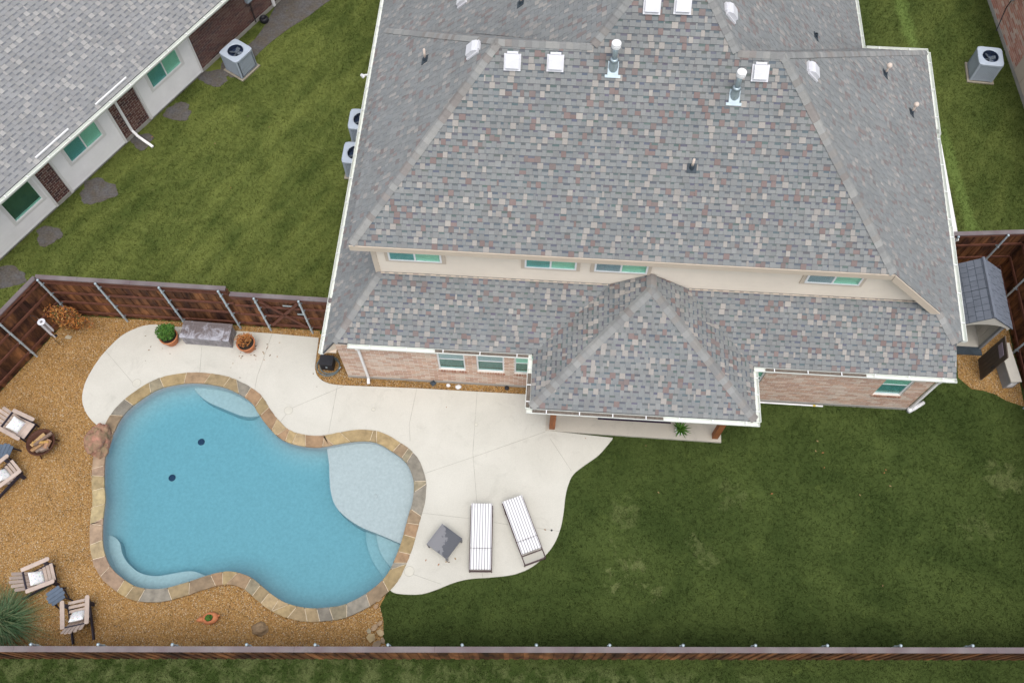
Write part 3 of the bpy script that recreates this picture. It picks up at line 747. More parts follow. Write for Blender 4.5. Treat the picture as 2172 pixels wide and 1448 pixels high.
roof('roof', roof_plu, house, 2, band=.10, con=.62); R_pl = roof('roof', roof_pl, house, 3, band=.10, con=.62); R_pr = roof('roof', roof_pr, house, 4, band=.10, con=.62); roof('roof', roof_e2, house, 5, band=.10, con=.62)
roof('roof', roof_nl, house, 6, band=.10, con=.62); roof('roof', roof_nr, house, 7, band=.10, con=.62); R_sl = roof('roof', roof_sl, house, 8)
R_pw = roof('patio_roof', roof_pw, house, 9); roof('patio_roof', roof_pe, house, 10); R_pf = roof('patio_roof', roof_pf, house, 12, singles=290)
nrm = lambda pl: frame_of(pl[0])[2]
n_su, n_plu, n_pl, n_pr, n_e2, n_n, n_sl, n_pw, n_pe, n_pf = (nrm(x) for x in (roof_su, roof_plu, roof_pl, roof_pr, roof_e2, roof_nl, roof_sl, roof_pw, roof_pe, roof_pf))
caps(SU(-5.0, 12.06), SU(-1.33, 15.83), n_su, n_plu, R_su, 1); caps(SU(9.10, 12.06), SU(5.55, 15.83), n_su, n_pr, R_su, 2)
caps(NS(-5.0, 19.60), NS(-1.33, 15.83), n_n, n_plu, R_su, 3); caps(NS(12.6, 22.66), NS(5.55, 15.83), n_n, n_pr, R_su, 4)
caps(SU(-1.33, 15.83), SU(.958, 15.83), n_su, n_n, R_su, 5); caps(SU(5.55, 15.83), SU(4.45, 15.83), n_su, n_n, R_su, 6)
caps(SU(.958, 15.83), SU(*TOP), n_su, n_pl, R_su, 7); caps(SU(4.45, 15.83), SU(*TOP), n_su, n_e2, R_su, 8)
caps(SL(-5.78, 10.60), SL(-4.5, 12.26), n_sl, n_pl, R_sl, 9); caps(SL(11.63, 11.38), SL(11.07, 12.03), n_sl, n_pr, R_sl, 10)
caps(PF(-.04, 8.97), PF(*AP), n_pf, n_pw, R_pf, 11); caps(PF(6.10, 8.97), PF(*AP), n_pf, n_pe, R_pf, 12); caps(PW(3.03, 12.26), PW(*AP), n_pw, n_pe, R_pf, 13)

# lower walls
H_PAL = [(.55,.385,.295), (.585,.44,.35), (.51,.345,.26), (.59,.47,.38), (.60,.495,.41), (.50,.345,.27)]
T_S = wallT((0, 10.60, 0), (1, 0))
WIN = [(-2.86, -2.05, .98, 2.30), (-1.71, -.90, .98, 2.30), (-.60, .22, .98, 2.30), (5.78, 6.60, .98, 2.30), (10.0, 10.82, .98, 2.30)]
brick_wall(house, T_S, -5.75, 11.36, .14, 2.44, WIN, H_PAL, MAT['mortar'], 3)
obj('foundation', MB().box(-5.75, 11.36, 10.575, 10.75, -.1, .137), MAT['foundation'], house, True)
kinds = [[('glass_teal', 'dark'), ('glass_grey', 'blind')], [('glass_teal', 'dark'), ('glass_grey', 'blind')], [('glass', 'dark'), ('glass', 'pale')], [('glass_teal', 'blind'), ('glass', 'blind')], [('glass_teal', 'blind'), ('glass', 'blind')]]
sill_pal = [(.40,.215,.15), (.46,.28,.20), (.36,.19,.135), (.50,.34,.26)]
rs = random.Random(9); sill_me = [MB().box(-.031, .031, -.035, .04, -.05, .05, c).mesh('brick') for c in sill_pal]
for w_, k_ in zip(WIN, kinds):
    wo_ = window(house, T_S, *w_, 'H', k_, MAT['white'], d=.045)
    nb_ = int((w_[1] - w_[0] + .06) / .074)
    for i in range(nb_):
        put('brick', rs.choice(sill_me), MAT['brick'], wo_, True, loc=(w_[0] - .03 + (i + .5) * (w_[1] - w_[0] + .06) / nb_, 10.60, w_[2] - .055))
side = MB(); side.box(-5.75, -5.62, 10.742, YN - .3, -.1, 2.36); obj('wall', side, MAT['mortar'], house, True)
side = MB(); side.box(11.22, 11.36, 10.742, 15.3, -.1, 2.40); side.box(11.22, 12.25, 15.302, 15.44, -.1, 2.35); side.box(12.12, 12.25, 15.442, 22.3, -.1, 2.35); side.box(10.1, 12.118, 22.2, 22.3, -.1, 2.3); side.box(9.97, 10.098, 22.2, YN - .3, -.1, 2.2)
obj('wall', side, MAT['siding'], house, True)
# boxed eave at the south-west corner, fascias
mb = MB(); mb.extrude([(-6.09, 10.40, 2.06), (-5.75, 10.58, 2.06), (-5.75, 10.58, 2.40), (-6.09, 10.40, 2.075)], (0, .04, 0)); mb.box(-6.09, -5.752, 10.46, YN, 2.02, 2.06)
obj('soffit', mb, MAT['trim'], house, True)
gutter((-6.10, 10.38, 2.17), (-6.10, YN, 2.17), (-1, 0, 0), house)
gutter((-5.36, 10.575, 2.47), (-.10, 10.575, 2.47), (0, -1, 0), house); gutter((6.16, 10.575, 2.47), (11.79, 10.575, 2.47), (0, -1, 0), house)
gutter((-.16, 8.93, 2.46), (6.22, 8.93, 2.46), (0, -1, 0), house); gutter((-.075, 10.44, 2.462), (-.075, 8.936, 2.462), (-1, 0, 0), house, hang=.5); gutter((6.135, 8.936, 2.462), (6.135, 10.44, 2.462), (1, 0, 0), house, hang=.5)
gutter((12.10, 11.72, 2.58), (12.285, 15.6, 2.58), (1, -.05, 0), house); gutter((12.30, 15.3, 2.50), (12.47, 19.4, 2.50), (1, -.05, 0), house); gutter((12.50, 19.2, 2.50), (12.66, 22.7, 2.50), (1, -.05, 0), house)
gutter((12.72, 22.70, 2.52), (10.66, 22.70, 2.52), (0, 1, 0), house); gutter((10.52, 22.74, 2.44), (10.52, YN, 2.44), (1, 0, 0), house)
for x0, x1, y, z in ((-2.86, -.2, 10.575, 2.44), (6.5, 9.3, 10.575, 2.44), (.0, 3.6, 8.93, 2.43)):
    mb = MB(); mb.box(x0, x1, y - .108, y - .01, z - .07, z - .012); obj('gutter_debris', mb, MAT['debris'], house, True)
mb = MB(); mb.box(-.19, -.085, 9.0, 10.0, 2.36, 2.42); obj('gutter_debris', mb, MAT['debris'], house, True)
# small lower eave strip on the east side
mb = MB(); mb.extrude([(12.44, 15.42, 2.30), (12.78, 15.42, 2.12), (12.80, 19.1, 2.12), (12.56, 19.1, 2.25)], (0, 0, -.07)); obj('lower_eave', mb, MAT['nb_trim'], house, True)
mb = MB(); mb.box(12.2, 12.70, 15.38, 15.415, 1.9, 2.22); obj('eave_return', mb, MAT['trim'], house, True)
# upper storey: lap siding below the main eave
up = MB(); yW2 = 12.30
zR2 = lambda x, y: PRm(x, y)[2] - .11
pol = [(-4.55, 3.45), (10.9, 3.55), (9.08, 5.30), (-4.55, 5.30)]
up.extrude([(x, yW2, z) for x, z in pol], (0, .12, 0)); up.box(-4.55, -4.43, yW2 + .121, 19.4, 3.4, 5.35)
uw = obj('upper_wall', up, MAT['siding'], house, True)
z = 3.70; row = 0
while z < 5.22:
    xr = 5.55 + (9.04 - .157 - .12 - (z + .19)) / .96 - .02; xl = -4.50
    lap = MB(); a = [(xl, yW2 - .030, z), (xr + .17, yW2 - .030, z), (xr, yW2 - .014, z + .167), (xl, yW2 - .014, z + .167)]
    lap.add(a + [(p[0], yW2, p[2]) for p in a], [(0, 1, 2, 3), (0, 4, 5, 1), (1, 5, 6, 2), (2, 6, 7, 3), (3, 7, 4, 0)]); obj('siding_board', lap, MAT['siding'], uw, True); z += .178; row += 1
obj('corner_board', MB().box(-4.60, -4.46, yW2 - .045, yW2 + .1, 3.55, 5.32), MAT['trim'], house, True)
fa = MB(); fa.box(-5.04, 9.12, 11.995, 12.026, 5.22, 5.43); fa.box(-5.02, 8.95, 12.066, yW2 + .02, 5.262, 5.30)
obj('fascia', fa, MAT['trim'], house, True)
b0, c0 = Vector(PRm(9.13, 11.985)) + Vector((0, 0, .095)), Vector(PRm(11.12, 11.985)) + Vector((0, 0, .095))
rk = MB(); rk.extrude([b0 + Vector((0, 0, -.10)), c0 + Vector((0, 0, -.10)), c0 + Vector((0, 0, -.36)), b0 + Vector((0, 0, -.36))], (0, .04, 0)); rk.extrude([b0 + Vector((0, .05, -.33)), c0 + Vector((0, .05, -.33)), c0 + Vector((0, .28, -.33)), b0 + Vector((0, .28, -.33))], (0, 0, -.03))
obj('rake_board', rk, MAT['trim'], house, True)
fl = MB(); fl.bar(SL(-4.45, 12.235), SL(1.9, 12.235), .03, .05); fl.bar(SL(4.15, 12.235), SL(10.85, 12.235), .03, .05); obj('flashing', fl, MAT['trim'], house, True)
T_U = wallT((0, yW2, 0), (1, 0))
for (a, b), k_ in zip(((-4.13, -2.68), (-.43, .97), (1.45, 2.88), (7.1, 8.56)), ([('glass_teal', 'blind'), ('glass', 'pale')], [('glass_teal', 'pale'), ('glass', 'pale')], [('glass_grey', 'blind'), ('glass', 'pale')], [('glass_grey', 'blind'), ('glass', 'pale')])):
    window(house, T_U, a, b, 4.45, 5.12, 'V', k_, MAT['white'], d=-.085, trim=-.055, depth=.075, fw_=.05)
# downspouts
def downspout(pts, mat='trim', r=.04):
    mb = MB()
    for a, b in zip(pts, pts[1:]): mb.bar(a, b, .072, .055, up=(0, -1, 0) if abs(Vector(b).z - Vector(a).z) > .3 else (0, 0, 1))
    return obj('downspout', mb, MAT[mat], house, True)
downspout([(-5.12, 10.48, 2.37), (-5.12, 10.50, 2.28), (-5.10, 10.545, 2.15), (-5.10, 10.545, .12)], 'nb_trim')
mb = MB(); mb.tube([(-5.10, 10.53, .15), (-5.10, 10.46, .09), (-5.09, 10.38, .06)], .05); obj('downspout_elbow', mb, MAT['white'], house, True)
downspout([(11.40, 10.50, 2.37), (11.41, 10.55, 2.1), (11.41, 10.55, .2)], 'nb_trim')
mb = MB(); mb.tube([(11.41, 10.55, .22), (11.42, 10.52, .08), (11.62, 10.64, .06), (11.92, 10.83, .06)], [.065, .075, .07, .06], 12); obj('downspout_elbow', mb, MAT['white'], house, True, smooth=True)
# patio posts, beam and ceiling
for x, y in ((.62, 9.32), (5.50, 9.32)):
    mb = MB(); mb.box(x - .085, x + .085, y - .085, y + .085, .10, 2.2); pst = obj('patio_post', mb, MAT['cedar'], house, True)
    mb = MB(); mb.box(x - .12, x + .12, y - .12, y + .12, .08, .098); obj('post_base', mb, MAT['slab'], pst, True)
mb = MB(); mb.box(.1, 5.95, 9.23, 9.41, 2.2, 2.40); mb.box(.1, .28, 9.412, 10.5, 2.2, 2.40); mb.box(5.77, 5.95, 9.412, 10.5, 2.2, 2.40); obj('patio_beam', mb, MAT['trim'], house, True)
obj('patio_ceiling', MB().box(-.04, 6.10, 8.96, 10.52, 2.405, 2.43), MAT['trim'], house, True)

# roof vents, flues and plumbing pipes
def slope_T(p, nrm): 
    u = Vector((0, 0, 1)).cross(nrm).normalized(); v = nrm.cross(u); return Matrix.Translation(p) @ Matrix((u, v, nrm)).transposed().to_4x4()
def roof_vent(px, o, nn):
    T = slope_T(on_plane(*px, o, nn) + nn * .012, nn) @ Matrix.Scale(.88, 4); mb = MB()
    prof = [(-.20, .055), (-.20, .15), (.06, .17), (.17, .12), (.20, .05)]
    mb.extrude([T @ Vector((-.19, y, z)) for y, z in prof], T.to_3x3() @ Vector((.38, 0, 0)))
    v_ = obj('roof_vent', mb, MAT['vent'], house, True)
    mb = MB(); mb.box(-.235, .235, -.26, -.205, .0, .05, None, T); mb.box(-.235, .235, -.204, .20, .0, .05, None, T); mb.box(-.15, .15, .201, .26, .0, .07, None, T); obj('vent_flange', mb, MAT['vent'], v_, True)
for px in ((1087, 130), (1178, 132), (1383, 10), (1448, 10), (1612, 153)): roof_vent(px, SU(2, 13), n_su)
roof_vent((1007, 107), PLU(-3, 15), n_plu); roof_vent((1720, 152), PRm(7, 16), n_pr); roof_vent((1546, 28), E2(6, 20), n_e2); roof_vent((984, 2), PLm(-2, 22), n_pl)
def flue(px, o, nn, h=.80):
    p = on_plane(*px, o, nn); T = slope_T(p + nn * .012, nn); mb = MB(); mb.box(-.19, .19, -.17, -.10, .0, .03, None, T); mb.box(-.13, .13, -.099, .22, .0, .03, None, T)
    b = obj('flue', mb, MAT['galv'], house, True); q = p + Vector((0, .06, .05))
    mb = MB(); mb.lathe([(.135, -.16), (.125, .02), (.09, .20), (.085, .24)], 20, Matrix.Translation(q)); obj('flue_cone', mb, MAT['galv'], b, True, smooth=True)
    mb = MB(); mb.lathe([(.065, .2), (.065, h - .08)], 16, Matrix.Translation(q)); mb.lathe([(.075, .30), (.115, .24), (.075, .235)], 16, Matrix.Translation(q)); obj('flue_pipe', mb, MAT['galv'], b, True, smooth=True)
    mb = MB(); mb.lathe([(.09, h - .13), (.115, h - .12), (.115, h - .05), (.10, h - .04), (.115, h - .03), (.115, h), (.09, h + .02), (.002, h + .03)], 20, Matrix.Translation(q)); obj('flue_cap', mb, MAT['white'], b, True)
flue((1300, 150), SU(2, 13), n_su); flue((1557, 209), SU(2, 13), n_su)
def pipe(px, o, nn, h=.30, ball=False, mat='pvc'):
    p = on_plane(*px, o, nn); T = slope_T(p + nn * .012, nn); mb = MB(); mb.box(-.12, .12, -.12, .12, 0, .014, None, T)
    b = obj('vent_pipe', mb, MAT['lead'], house, True); mb = MB(); mb.lathe([(.07, -.08), (.055, .10), (.04, .12)], 12, Matrix.Translation(p)); obj('pipe_boot', mb, MAT['lead'], b, True)
    mb = MB(); mb.tube([p + Vector((0, 0, .05)), p + Vector((0, 0, h))], .032, 10)
    if ball: mb.lathe([(.002, h), (.05, h - .005), (.075, h + .03), (.08, h + .07), (.06, h + .12), (.002, h + .14)], 14, Matrix.Translation(p))
    obj('pipe_stack', mb, MAT[mat], b, True, smooth=True)
pipe((1467, 357), SU(2, 13), n_su, .36); pipe((902, 128), PLU(-3, 15), n_plu, .40); pipe((1877, 158), PRm(10, 18), n_pr, .30, True); pipe((1933, 240), PRm(10, 18), n_pr, .32, True); pipe((1105, 8), PLm(-2, 22), n_pl, .3); pipe((1730, 78), E2(8, 21), n_e2, .12, mat='lead')
mb = MB(); mb.bar((-6.22, 20.95, 2.02), (-6.42, 20.95, 1.96), .05, .05); mb.lathe([(.05, -.07), (.075, .05), (.002, .06)], 10, Matrix.Translation((-6.44, 20.95, 1.95)) @ Matrix.Rotation(2.4, 4, 'Y')); obj('floodlight', mb, MAT['white'], house, True)

# ------------------------------------------------------------------ neighbouring house, north-west
nbh = thing('house', 'neighbouring house with dark brick wall and white siding bays under pale shingles', 'house', (-16.58, 16.3, 0))
T_N = wallT((-16.58, 16.3, 0), (.505, .8631))
brick_pal = [(.115,.055,.05), (.15,.075,.062), (.09,.05,.05), (.17,.10,.085), (.13,.06,.052)]
nb_mortar = M('tan_mortar', (.58, .52, .44), .9, .12, 12)
BAYS = [(-7.0, 0.0), (.61, 3.27), (4.46, 7.19)]
for i, (a, b) in enumerate(((0.0, .61), (3.27, 4.46), (7.19, 14.0))):
    brick_wall(nbh, T_N, a, b, .16, 2.35, [], brick_pal, nb_mortar, 20 + i)
obj('foundation', MB().box(-7, 14, -.02, .2, -.1, .158, None, T_N), MAT['foundation'], nbh, True)
NBW = [(-1.42, -.26, .84, 2.02), (1.22, 2.66, 1.12, 2.02), (5.09, 6.52, 1.12, 2.02)]
for i, ((a, b), w_) in enumerate(zip(BAYS, NBW)):
    core = MB(); holes_boxes(core, a, b, .10, 2.36, [w_], -.06, .12, T_N); cw = obj('wall', core, MAT['nb_siding'], nbh, True)
    z = .16
    while z < 2.25:
        for (p, q) in ([(a + .09, w_[0] - .09), (w_[1] + .09, b - .09)] if w_[2] - .09 < z + .07 else [(a + .09, b - .09)]):
            lp = MB(); vs = [(p, -.090, z), (q, -.090, z), (q, -.066, z + .136), (p, -.066, z + .136), (p, -.058, z), (q, -.058, z), (q, -.058, z + .136), (p, -.058, z + .136)]
            lp.add([T_N @ Vector(v_) for v_ in vs], [(0, 1, 2, 3), (0, 4, 5, 1), (1, 5, 6, 2), (2, 6, 7, 3), (3, 7, 4, 0)]); obj('siding_board', lp, MAT['nb_siding'], cw, True)
        z += .147
    for a_ in (a, b - .088): obj('corner_board', MB().box(a_, a_ + .088, -.095, -.03, .11, 2.34, None, T_N), MAT['nb_trim'], nbh, True)
    kk = [('glass', 'dark'), ('glass', 'dark')] if i == 0 else [('glass_teal', 'pale'), ('glass', 'pale')]
    wi = window(nbh, T_N, *w_, 'N' if i == 0 else 'V', kk, MAT['nb_siding'], d=-.088, trim=-.10, depth=.10, fw_=.03)
EV = lambda s, d: (T_N @ Vector((s, d, 2.43 + .55 * (d + .45))))
R_nb = roof('roof', [[EV(-9, -.45), EV(16, -.45), EV(16, 8), EV(-9, 8)]], nbh, 31, singles=280, pal=1, wid=(.11, .20), con=.8)
nN = -(T_N.to_3x3() @ Vector((0, 1, 0)))
gutter(T_N @ Vector((-9, -.465, 2.42)), T_N @ Vector((9.1, -.465, 2.42)), nN, nbh); gutter(T_N @ Vector((9.15, -.465, 2.42)), T_N @ Vector((16, -.465, 2.42)), nN, nbh)
obj('soffit', MB().box(-9, 16, -.44, .02, 2.25, 2.29, None, T_N), MAT['nb_trim'], nbh, True)
for s in (1.0, 3.6):
    mb = MB(); mb.bar(EV(s - .7, -.33) + Vector((0, 0, .05)), EV(s + .7, -.33) + Vector((0, 0, .05)), .05, .05); obj('gutter_guard', mb, MAT['white'], R_nb, True)
mb = MB(); q = lambda s, d, z: T_N @ Vector((s, d, z))
for a, b in (((3.62, -.46, 2.33), (3.62, -.10, 2.10)), ((3.62, -.075, 2.12), (3.62, -.075, .32)), ((3.62, -.075, .36), (3.62, -.30, .16)), ((3.62, -.28, .17), (3.62, -.95, .06))):
    mb.bar(q(*a), q(*b), .085, .065, up=nN if abs(a[2] - b[2]) > 1 else (0, 0, 1))
obj('downspout', mb, MAT['nb_siding'], nbh, True)
mb = MB(); mb.bar(q(11.2, -.075, 2.3), q(11.2, -.075, .1), .10, .075, up=nN); obj('downspout', mb, MAT['nb_siding'], nbh, True)
mb = MB(); mb.box(10.0, 10.35, -.16, -.01, 1.15, 1.6, None, T_N); obj('meter_box', mb, MAT['ac'], nbh, True)
mb = MB(); mb.tube([q(10.15, -.06, 1.15), q(10.15, -.06, .1)], .022); obj('conduit', mb, MAT['black'], nbh, True)
q_ = G(561, 44, .05)
tub = MB(); tub.lathe([(.13, 0), (.17, .05), (.17, .16), (.13, .21), (.10, .20), (.10, .17), (.002, .16)], 18, Matrix.Translation((q_.x, q_.y, .01)))
tag(obj('bucket', tub, MAT['black'], smooth=True), 'small black tub on bare soil beside the dark brick wall', 'bucket')

# ------------------------------------------------------------------ neighbouring house, east
nbe = thing('house', 'neighbouring house with pale red brick wall behind the grey air conditioner', 'house', (17.0, 26.0, 0))
T_E = wallT((16.55, 32.0, 0), (.075, -1.0))
brick_wall(nbe, T_E, 0, 7.6, .16, 2.5, [], [(.56,.27,.20), (.60,.35,.27), (.50,.24,.18), (.63,.47,.39), (.58,.31,.24)], MAT['mortar'], 41)
obj('foundation', MB().box(0, 16, -.03, .2, -.1, .158, None, T_E), MAT['foundation'], nbe, True)
mb = MB(); mb.box(7.62, 16, -.02, .1, .16, 2.5, None, T_E); pw = obj('wall', mb, MAT['trim'], nbe, True)
for k in range(12):
    mb = MB(); mb.box(7.64 + k * .69, 7.64 + k * .69 + .66, -.034, -.022, .18, 2.48, None, T_E); obj('wall_panel', mb, MAT['trim'], pw, True)
EE = lambda s, d: (T_E @ Vector((s, d, 2.62 + .6 * (d + .4))))
roof('roof', [[EE(-.4, -.4), EE(16.4, -.4), EE(16.4, 5), EE(-.4, 5)]], nbe, 32, pal=1, wid=(.2, .4))
gutter(T_E @ Vector((-.4, -.415, 2.6)), T_E @ Vector((16.4, -.415, 2.6)), T_E.to_3x3() @ Vector((0, -1, 0)), nbe)
mb = MB(); mb.box(5.2, 5.36, -.12, 0, 1.3, 1.62, None, T_E); obj('disconnect_box', mb, MAT['ac'], nbe, True)
mb = MB(); mb.tube([T_E @ Vector((5.28, -.06, 1.3)), T_E @ Vector((5.3, -.1, .9)), T_E @ Vector((5.9, -.35, .35))], .02); obj('conduit', mb, MAT['black'], nbe, True)

# ------------------------------------------------------------------ air conditioners
def make_ac(label):
    t = thing('air_conditioner', label, 'air conditioner', group='air conditioners on pads beside the houses')
    obj('pad', MB().box(-.48, .48, -.48, .48, -.02, .05), MAT['slabd'], t); R = .42; H0, H1 = .09, .92
    obj('cabinet', MB().box(-R + .03, R - .03, -R + .03, R - .03, H0, H1 - .24), MAT['ac_dark'], t)
    for k in range(4):
        T = Matrix.Rotation(k * PI / 2, 4, 'Z'); mb = MB()
        for i in range(13):
            x = -R + .08 + i * (2 * R - .16) / 12; mb.box(x - .022, x + .022, -R, -R + .02, H0 + .02, H1 - .09, None, T)
        mb.box(-R + .05, R - .05, -R, -R + .018, H0, H0 + .06, None, T); obj('louvre_panel', mb, MAT['ac'], t)
        mb = MB(); mb.prism([(-R, -R + .09), (-R, -R + .03), (-R + .03, -R), (-R + .09, -R), (-R + .09, -R + .05), (-R + .05, -R + .09)], H0 - .02, H1 - .06, None, T); obj('corner_post', mb, MAT['ac'], t)
    mb = MB(); nn = 32; r0 = .285
    sq = []
    for i in range(nn):
        a = 2 * PI * i / nn; c, s = math.cos(a), math.sin(a); f = (R + .025) / max(abs(c), abs(s)); x, y = f * c, f * s
        l = abs(x) + abs(y); m = (R + .025) * 1.86
        if l > m: x *= m / l; y *= m / l
        sq.append((x, y))
    vs = [(x, y, H1 - .09) for x, y in sq] + [(x, y, H1 - .015) for x, y in sq] + [(x * .95, y * .95, H1) for x, y in sq] + [((r0 + .03) * math.cos(2 * PI * i / nn), (r0 + .03) * math.sin(2 * PI * i / nn), H1 + .012) for i in range(nn)] + [(r0 * math.cos(2 * PI * i / nn), r0 * math.sin(2 * PI * i / nn), H1 - .01) for i in range(nn)]
    fs = [(l * nn + i, l * nn + (i + 1) % nn, (l + 1) * nn + (i + 1) % nn, (l + 1) * nn + i) for l in range(4) for i in range(nn)]
    obj('top_panel', mb.add(vs, fs), MAT['ac'], t)
    mb = MB(); mb.lathe([(r0 - .002, H1 - .012), (r0 - .002, H1 - .20), (.002, H1 - .20)], 28, cap=False); obj('fan_well', mb, MAT['ac_dark'], t)
    mb = MB(); mb.lathe([(.05, H1 - .2), (.05, H1 - .07), (.035, H1 - .06), (.002, H1 - .06)], 14); hub = obj('fan_hub', mb, MAT['ac_blade'], t)
    for k in range(4):
        T = Matrix.Rotation(k * PI / 2 + .4, 4, 'Z') @ Matrix.Translation((0, 0, H1 - .12)) @ Matrix.Rotation(.45, 4, 'X'); mb = MB()
        mb.prism([(.04, -.03), (.15, -.075), (.25, -.06), (.26, .05), (.16, .065), (.04, .035)], -.003, .003, None, T); obj('fan_blade', mb, MAT['ac_blade'], hub)
    mb = MB()
    for r in (.10, .16, .22): mb.tube([(r * math.cos(a), r * math.sin(a), H1 + .004) for a in [2 * PI * i / 24 for i in range(25)]], .0025, 4)
    for k in range(8): a = k * PI / 4; mb.bar((.05 * math.cos(a), .05 * math.sin(a), H1 + .006), (r0 * math.cos(a), r0 * math.sin(a), H1 + .003), .006, .004)
    obj('fan_grille', mb, MAT['black'], t)
    return t
ac0 = make_ac('grey air conditioner on a concrete pad beside the dark brick wall'); ac0.location = (-11.52, 22.80, 0); ac0.rotation_euler.z = 1.02
dup(ac0, (15.85, 24.25, 0), -.07, 'grey air conditioner on the grass beside the pale red brick wall')
dup(ac0, (-6.50, 19.95, 0), .0, 'grey air conditioner half hidden under the white gutter, farther from the gated fence')
dup(ac0, (-6.50, 18.50, 0), .0, 'grey air conditioner half hidden under the white gutter, nearer the gated fence')

# ------------------------------------------------------------------ fences
board_me = {}
def fence(label, p0, p1, h, inside, posts, rails, group='stained wooden fences round the yard', capw=.14, pitch=.128, dome=.03, p_r=.032):
    p0, p1 = Vector((*p0, 0)), Vector((*p1, 0)); L = (p1 - p0).length; rz = math.atan2(p1.y - p0.y, p1.x - p0.x)
    t = thing('fence', label, 'fence', p0, rz, group); key = round(h, 2)
    if key not in board_me: board_me[key] = MB().box(-.07, .07, -.009, .009, .02, h - .04).mesh('board')
    k = 0; r = random.Random(int(L * 100))
    while (k + .5) * pitch < L:
        put('board', board_me[key], MAT['fence'], t, loc=((k + .5) * pitch, -inside * (.012 if k % 2 else -.008), r.uniform(-.006, .006))); k += 1
    s = inside
    for z in rails:
        ya, yb = sorted((s * .020, s * .058)); obj('rail', MB().box(0, L, ya, yb, z - .045, z + .045), MAT['rail'], t)
    ya, yb = sorted((-s * .055, s * .085)); n_ = max(1, round(L / 3.6))
    for i in range(n_): obj('cap_board', MB().box(i * L / n_ + .002, (i + 1) * L / n_ - .002, ya, yb, h - .03 , h + .008), MAT['cap'], t)
    ya, yb = sorted((s * .060, s * .078)); obj('top_trim', MB().box(0, L, ya, yb, h - .13, h - .032), MAT['rail'], t)
    for x in posts:
        y = s * .125; mb = MB(); mb.tube([(x, y, -.05), (x, y, h + dome - .03)], p_r, 10); po = obj('post', mb, MAT['post'], t)
        mb = MB(); mb.lathe([(p_r + .008, h + dome - .06), (p_r + .01, h + dome - .03), (p_r * .8, h + dome - .005), (.002, h + dome + .004)], 12, Matrix.Translation((x, y, 0))); obj('post_cap', mb, MAT['galv'], po, smooth=True)
        for z in rails:
            mb = MB(); a, b = sorted((s * .052, s * (.125 + p_r + .006))); mb.box(x - .03, x + .03, a, b, z - .022, z + .022); mb.box(x - .055, x + .055, *sorted((s * .06, s * .066)), z - .022, z + .022); obj('bracket', mb, MAT['galv'], po)
    return t
def along(p0, p1, u, v, z):
    q = G(u, v, z); d = Vector((p1[0] - p0[0], p1[1] - p0[1])); return ((q.x - p0[0]) * d.x + (q.y - p0[1]) * d.y) / d.length
A0, A1 = (-14.94, 12.21), (-9.22, 12.17)
fence('tall brown board fence with four rails standing behind the wooden deck box', A0, A1, 2.44, -1, [along(A0, A1, u, v, 2.4) for u, v in ((82,592), (203,603), (338,610), (463,620))], (.30, .95, 1.55, 2.15))
B0, B1 = (-9.20, 12.17), (-5.78, 12.14)
gf = fence('shorter brown fence section with a cross braced gate next to the house corner', B0, B1, 2.12, -1, [along(B0, B1, u, v, 2.1) for u, v in ((537,640), (632,646))], (.28, .88, 1.45, 1.90))
g0, g1 = [along(B0, B1, u, v, 2.1) for u, v in ((537,640), (632,646))]
for a, b in (((g0 + .1, .30), (g1 - .1, 1.88)), ((g0 + .1, 1.88), (g1 - .1, .30))):
    mb = MB(); mb.bar((a[0], -.085, a[1]), (b[0], -.085, b[1]), .035, .09); obj('gate_brace', mb, MAT['rail'], gf)
mb = MB(); mb.box(g1 - .22, g1 - .04, -.12, -.104, 1.22, 1.28); mb.box(g0 + .75, g0 + 1.05, -.075, -.06, 1.63, 1.69); obj('gate_latch', mb, MAT['galv'], gf)
C0 = (LF.x - .02, LF.y + .02); C1 = tuple((LF + LFd * 10.9)[:2])
s0 = along(C0, C1, 80, 757, 0)
fence('tall brown board fence running past the fire pit and slatted chairs', C0, C1, 2.44, 1, [s0 + 1.83 * k for k in (-0, 1, 2, 3, 4)], (.30, .95, 1.55, 2.15))
fence('long low brown fence with grey cap dividing yard from outer grass strip', (SF0.x - 4.2, SFy(SF0.x - 4.2)), (SF1.x, SF1.y), 1.92, 1, [along((SF0.x - 4.2, SFy(SF0.x - 4.2)), (SF1.x, SF1.y), u, 1377, 1.95) for u in (-96,62,205,363,521,667,822,980,1138,1294,1450,1604,1757,1913,2066,2222)], (.3, 1.0, 1.6), pitch=.131, dome=.05)
D0, D1 = (12.28, 15.47), (14.97, 15.74)
fence('short brown fence section behind the grey shed', D0, D1, 2.36, -1, [along(D0, D1, u, v, 2.36) for u, v in ((2035,508), (2141,505))], (.30, .95, 1.70))
fence('brown board fence running alongside the grey shed', (14.99, 15.76), (15.22, 3.64), 2.36, -1, [1.25 + 1.83 * k for k in range(6)], (.30, .95, 1.70))

# ------------------------------------------------------------------ shed
sh = thing('shed', 'grey roofed resin garden shed with its brown door standing open', 'shed', (13.25, 13.7, 0))
xl, xr_, yb, yf, zr_, ze = 12.52, 13.98, 14.62, 12.86, 2.36, 1.80; xm = 13.27
for a, b, c, d, nm in ((xl, xl + .04, yf, yb, 'side_wall'), (xr_ - .04, xr_, yf, yb, 'side_wall'), (xl + .041, xr_ - .041, yb - .04, yb, 'back_wall')):
    w_ = obj(nm, MB().box(a, b, c, d, .06, ze - .06), MAT['shed_wall'], sh, True)
    if nm == 'side_wall':
        for k in range(7): obj('wall_plank', MB().box(a - .006 if a == xl else a - .010, b + .010 if a == xl else b + .006, yf + .02 + k * .248, yf + .02 + k * .248 + .235, .10, ze - .08), MAT['shed_wall'], w_, True)
gb = MB(); gb.extrude([(xl, yb, ze), (xr_, yb, ze), (xm, yb, zr_ - .05)], (0, -.04, 0)); obj('back_gable', gb, MAT['shed_wall'], sh, True)
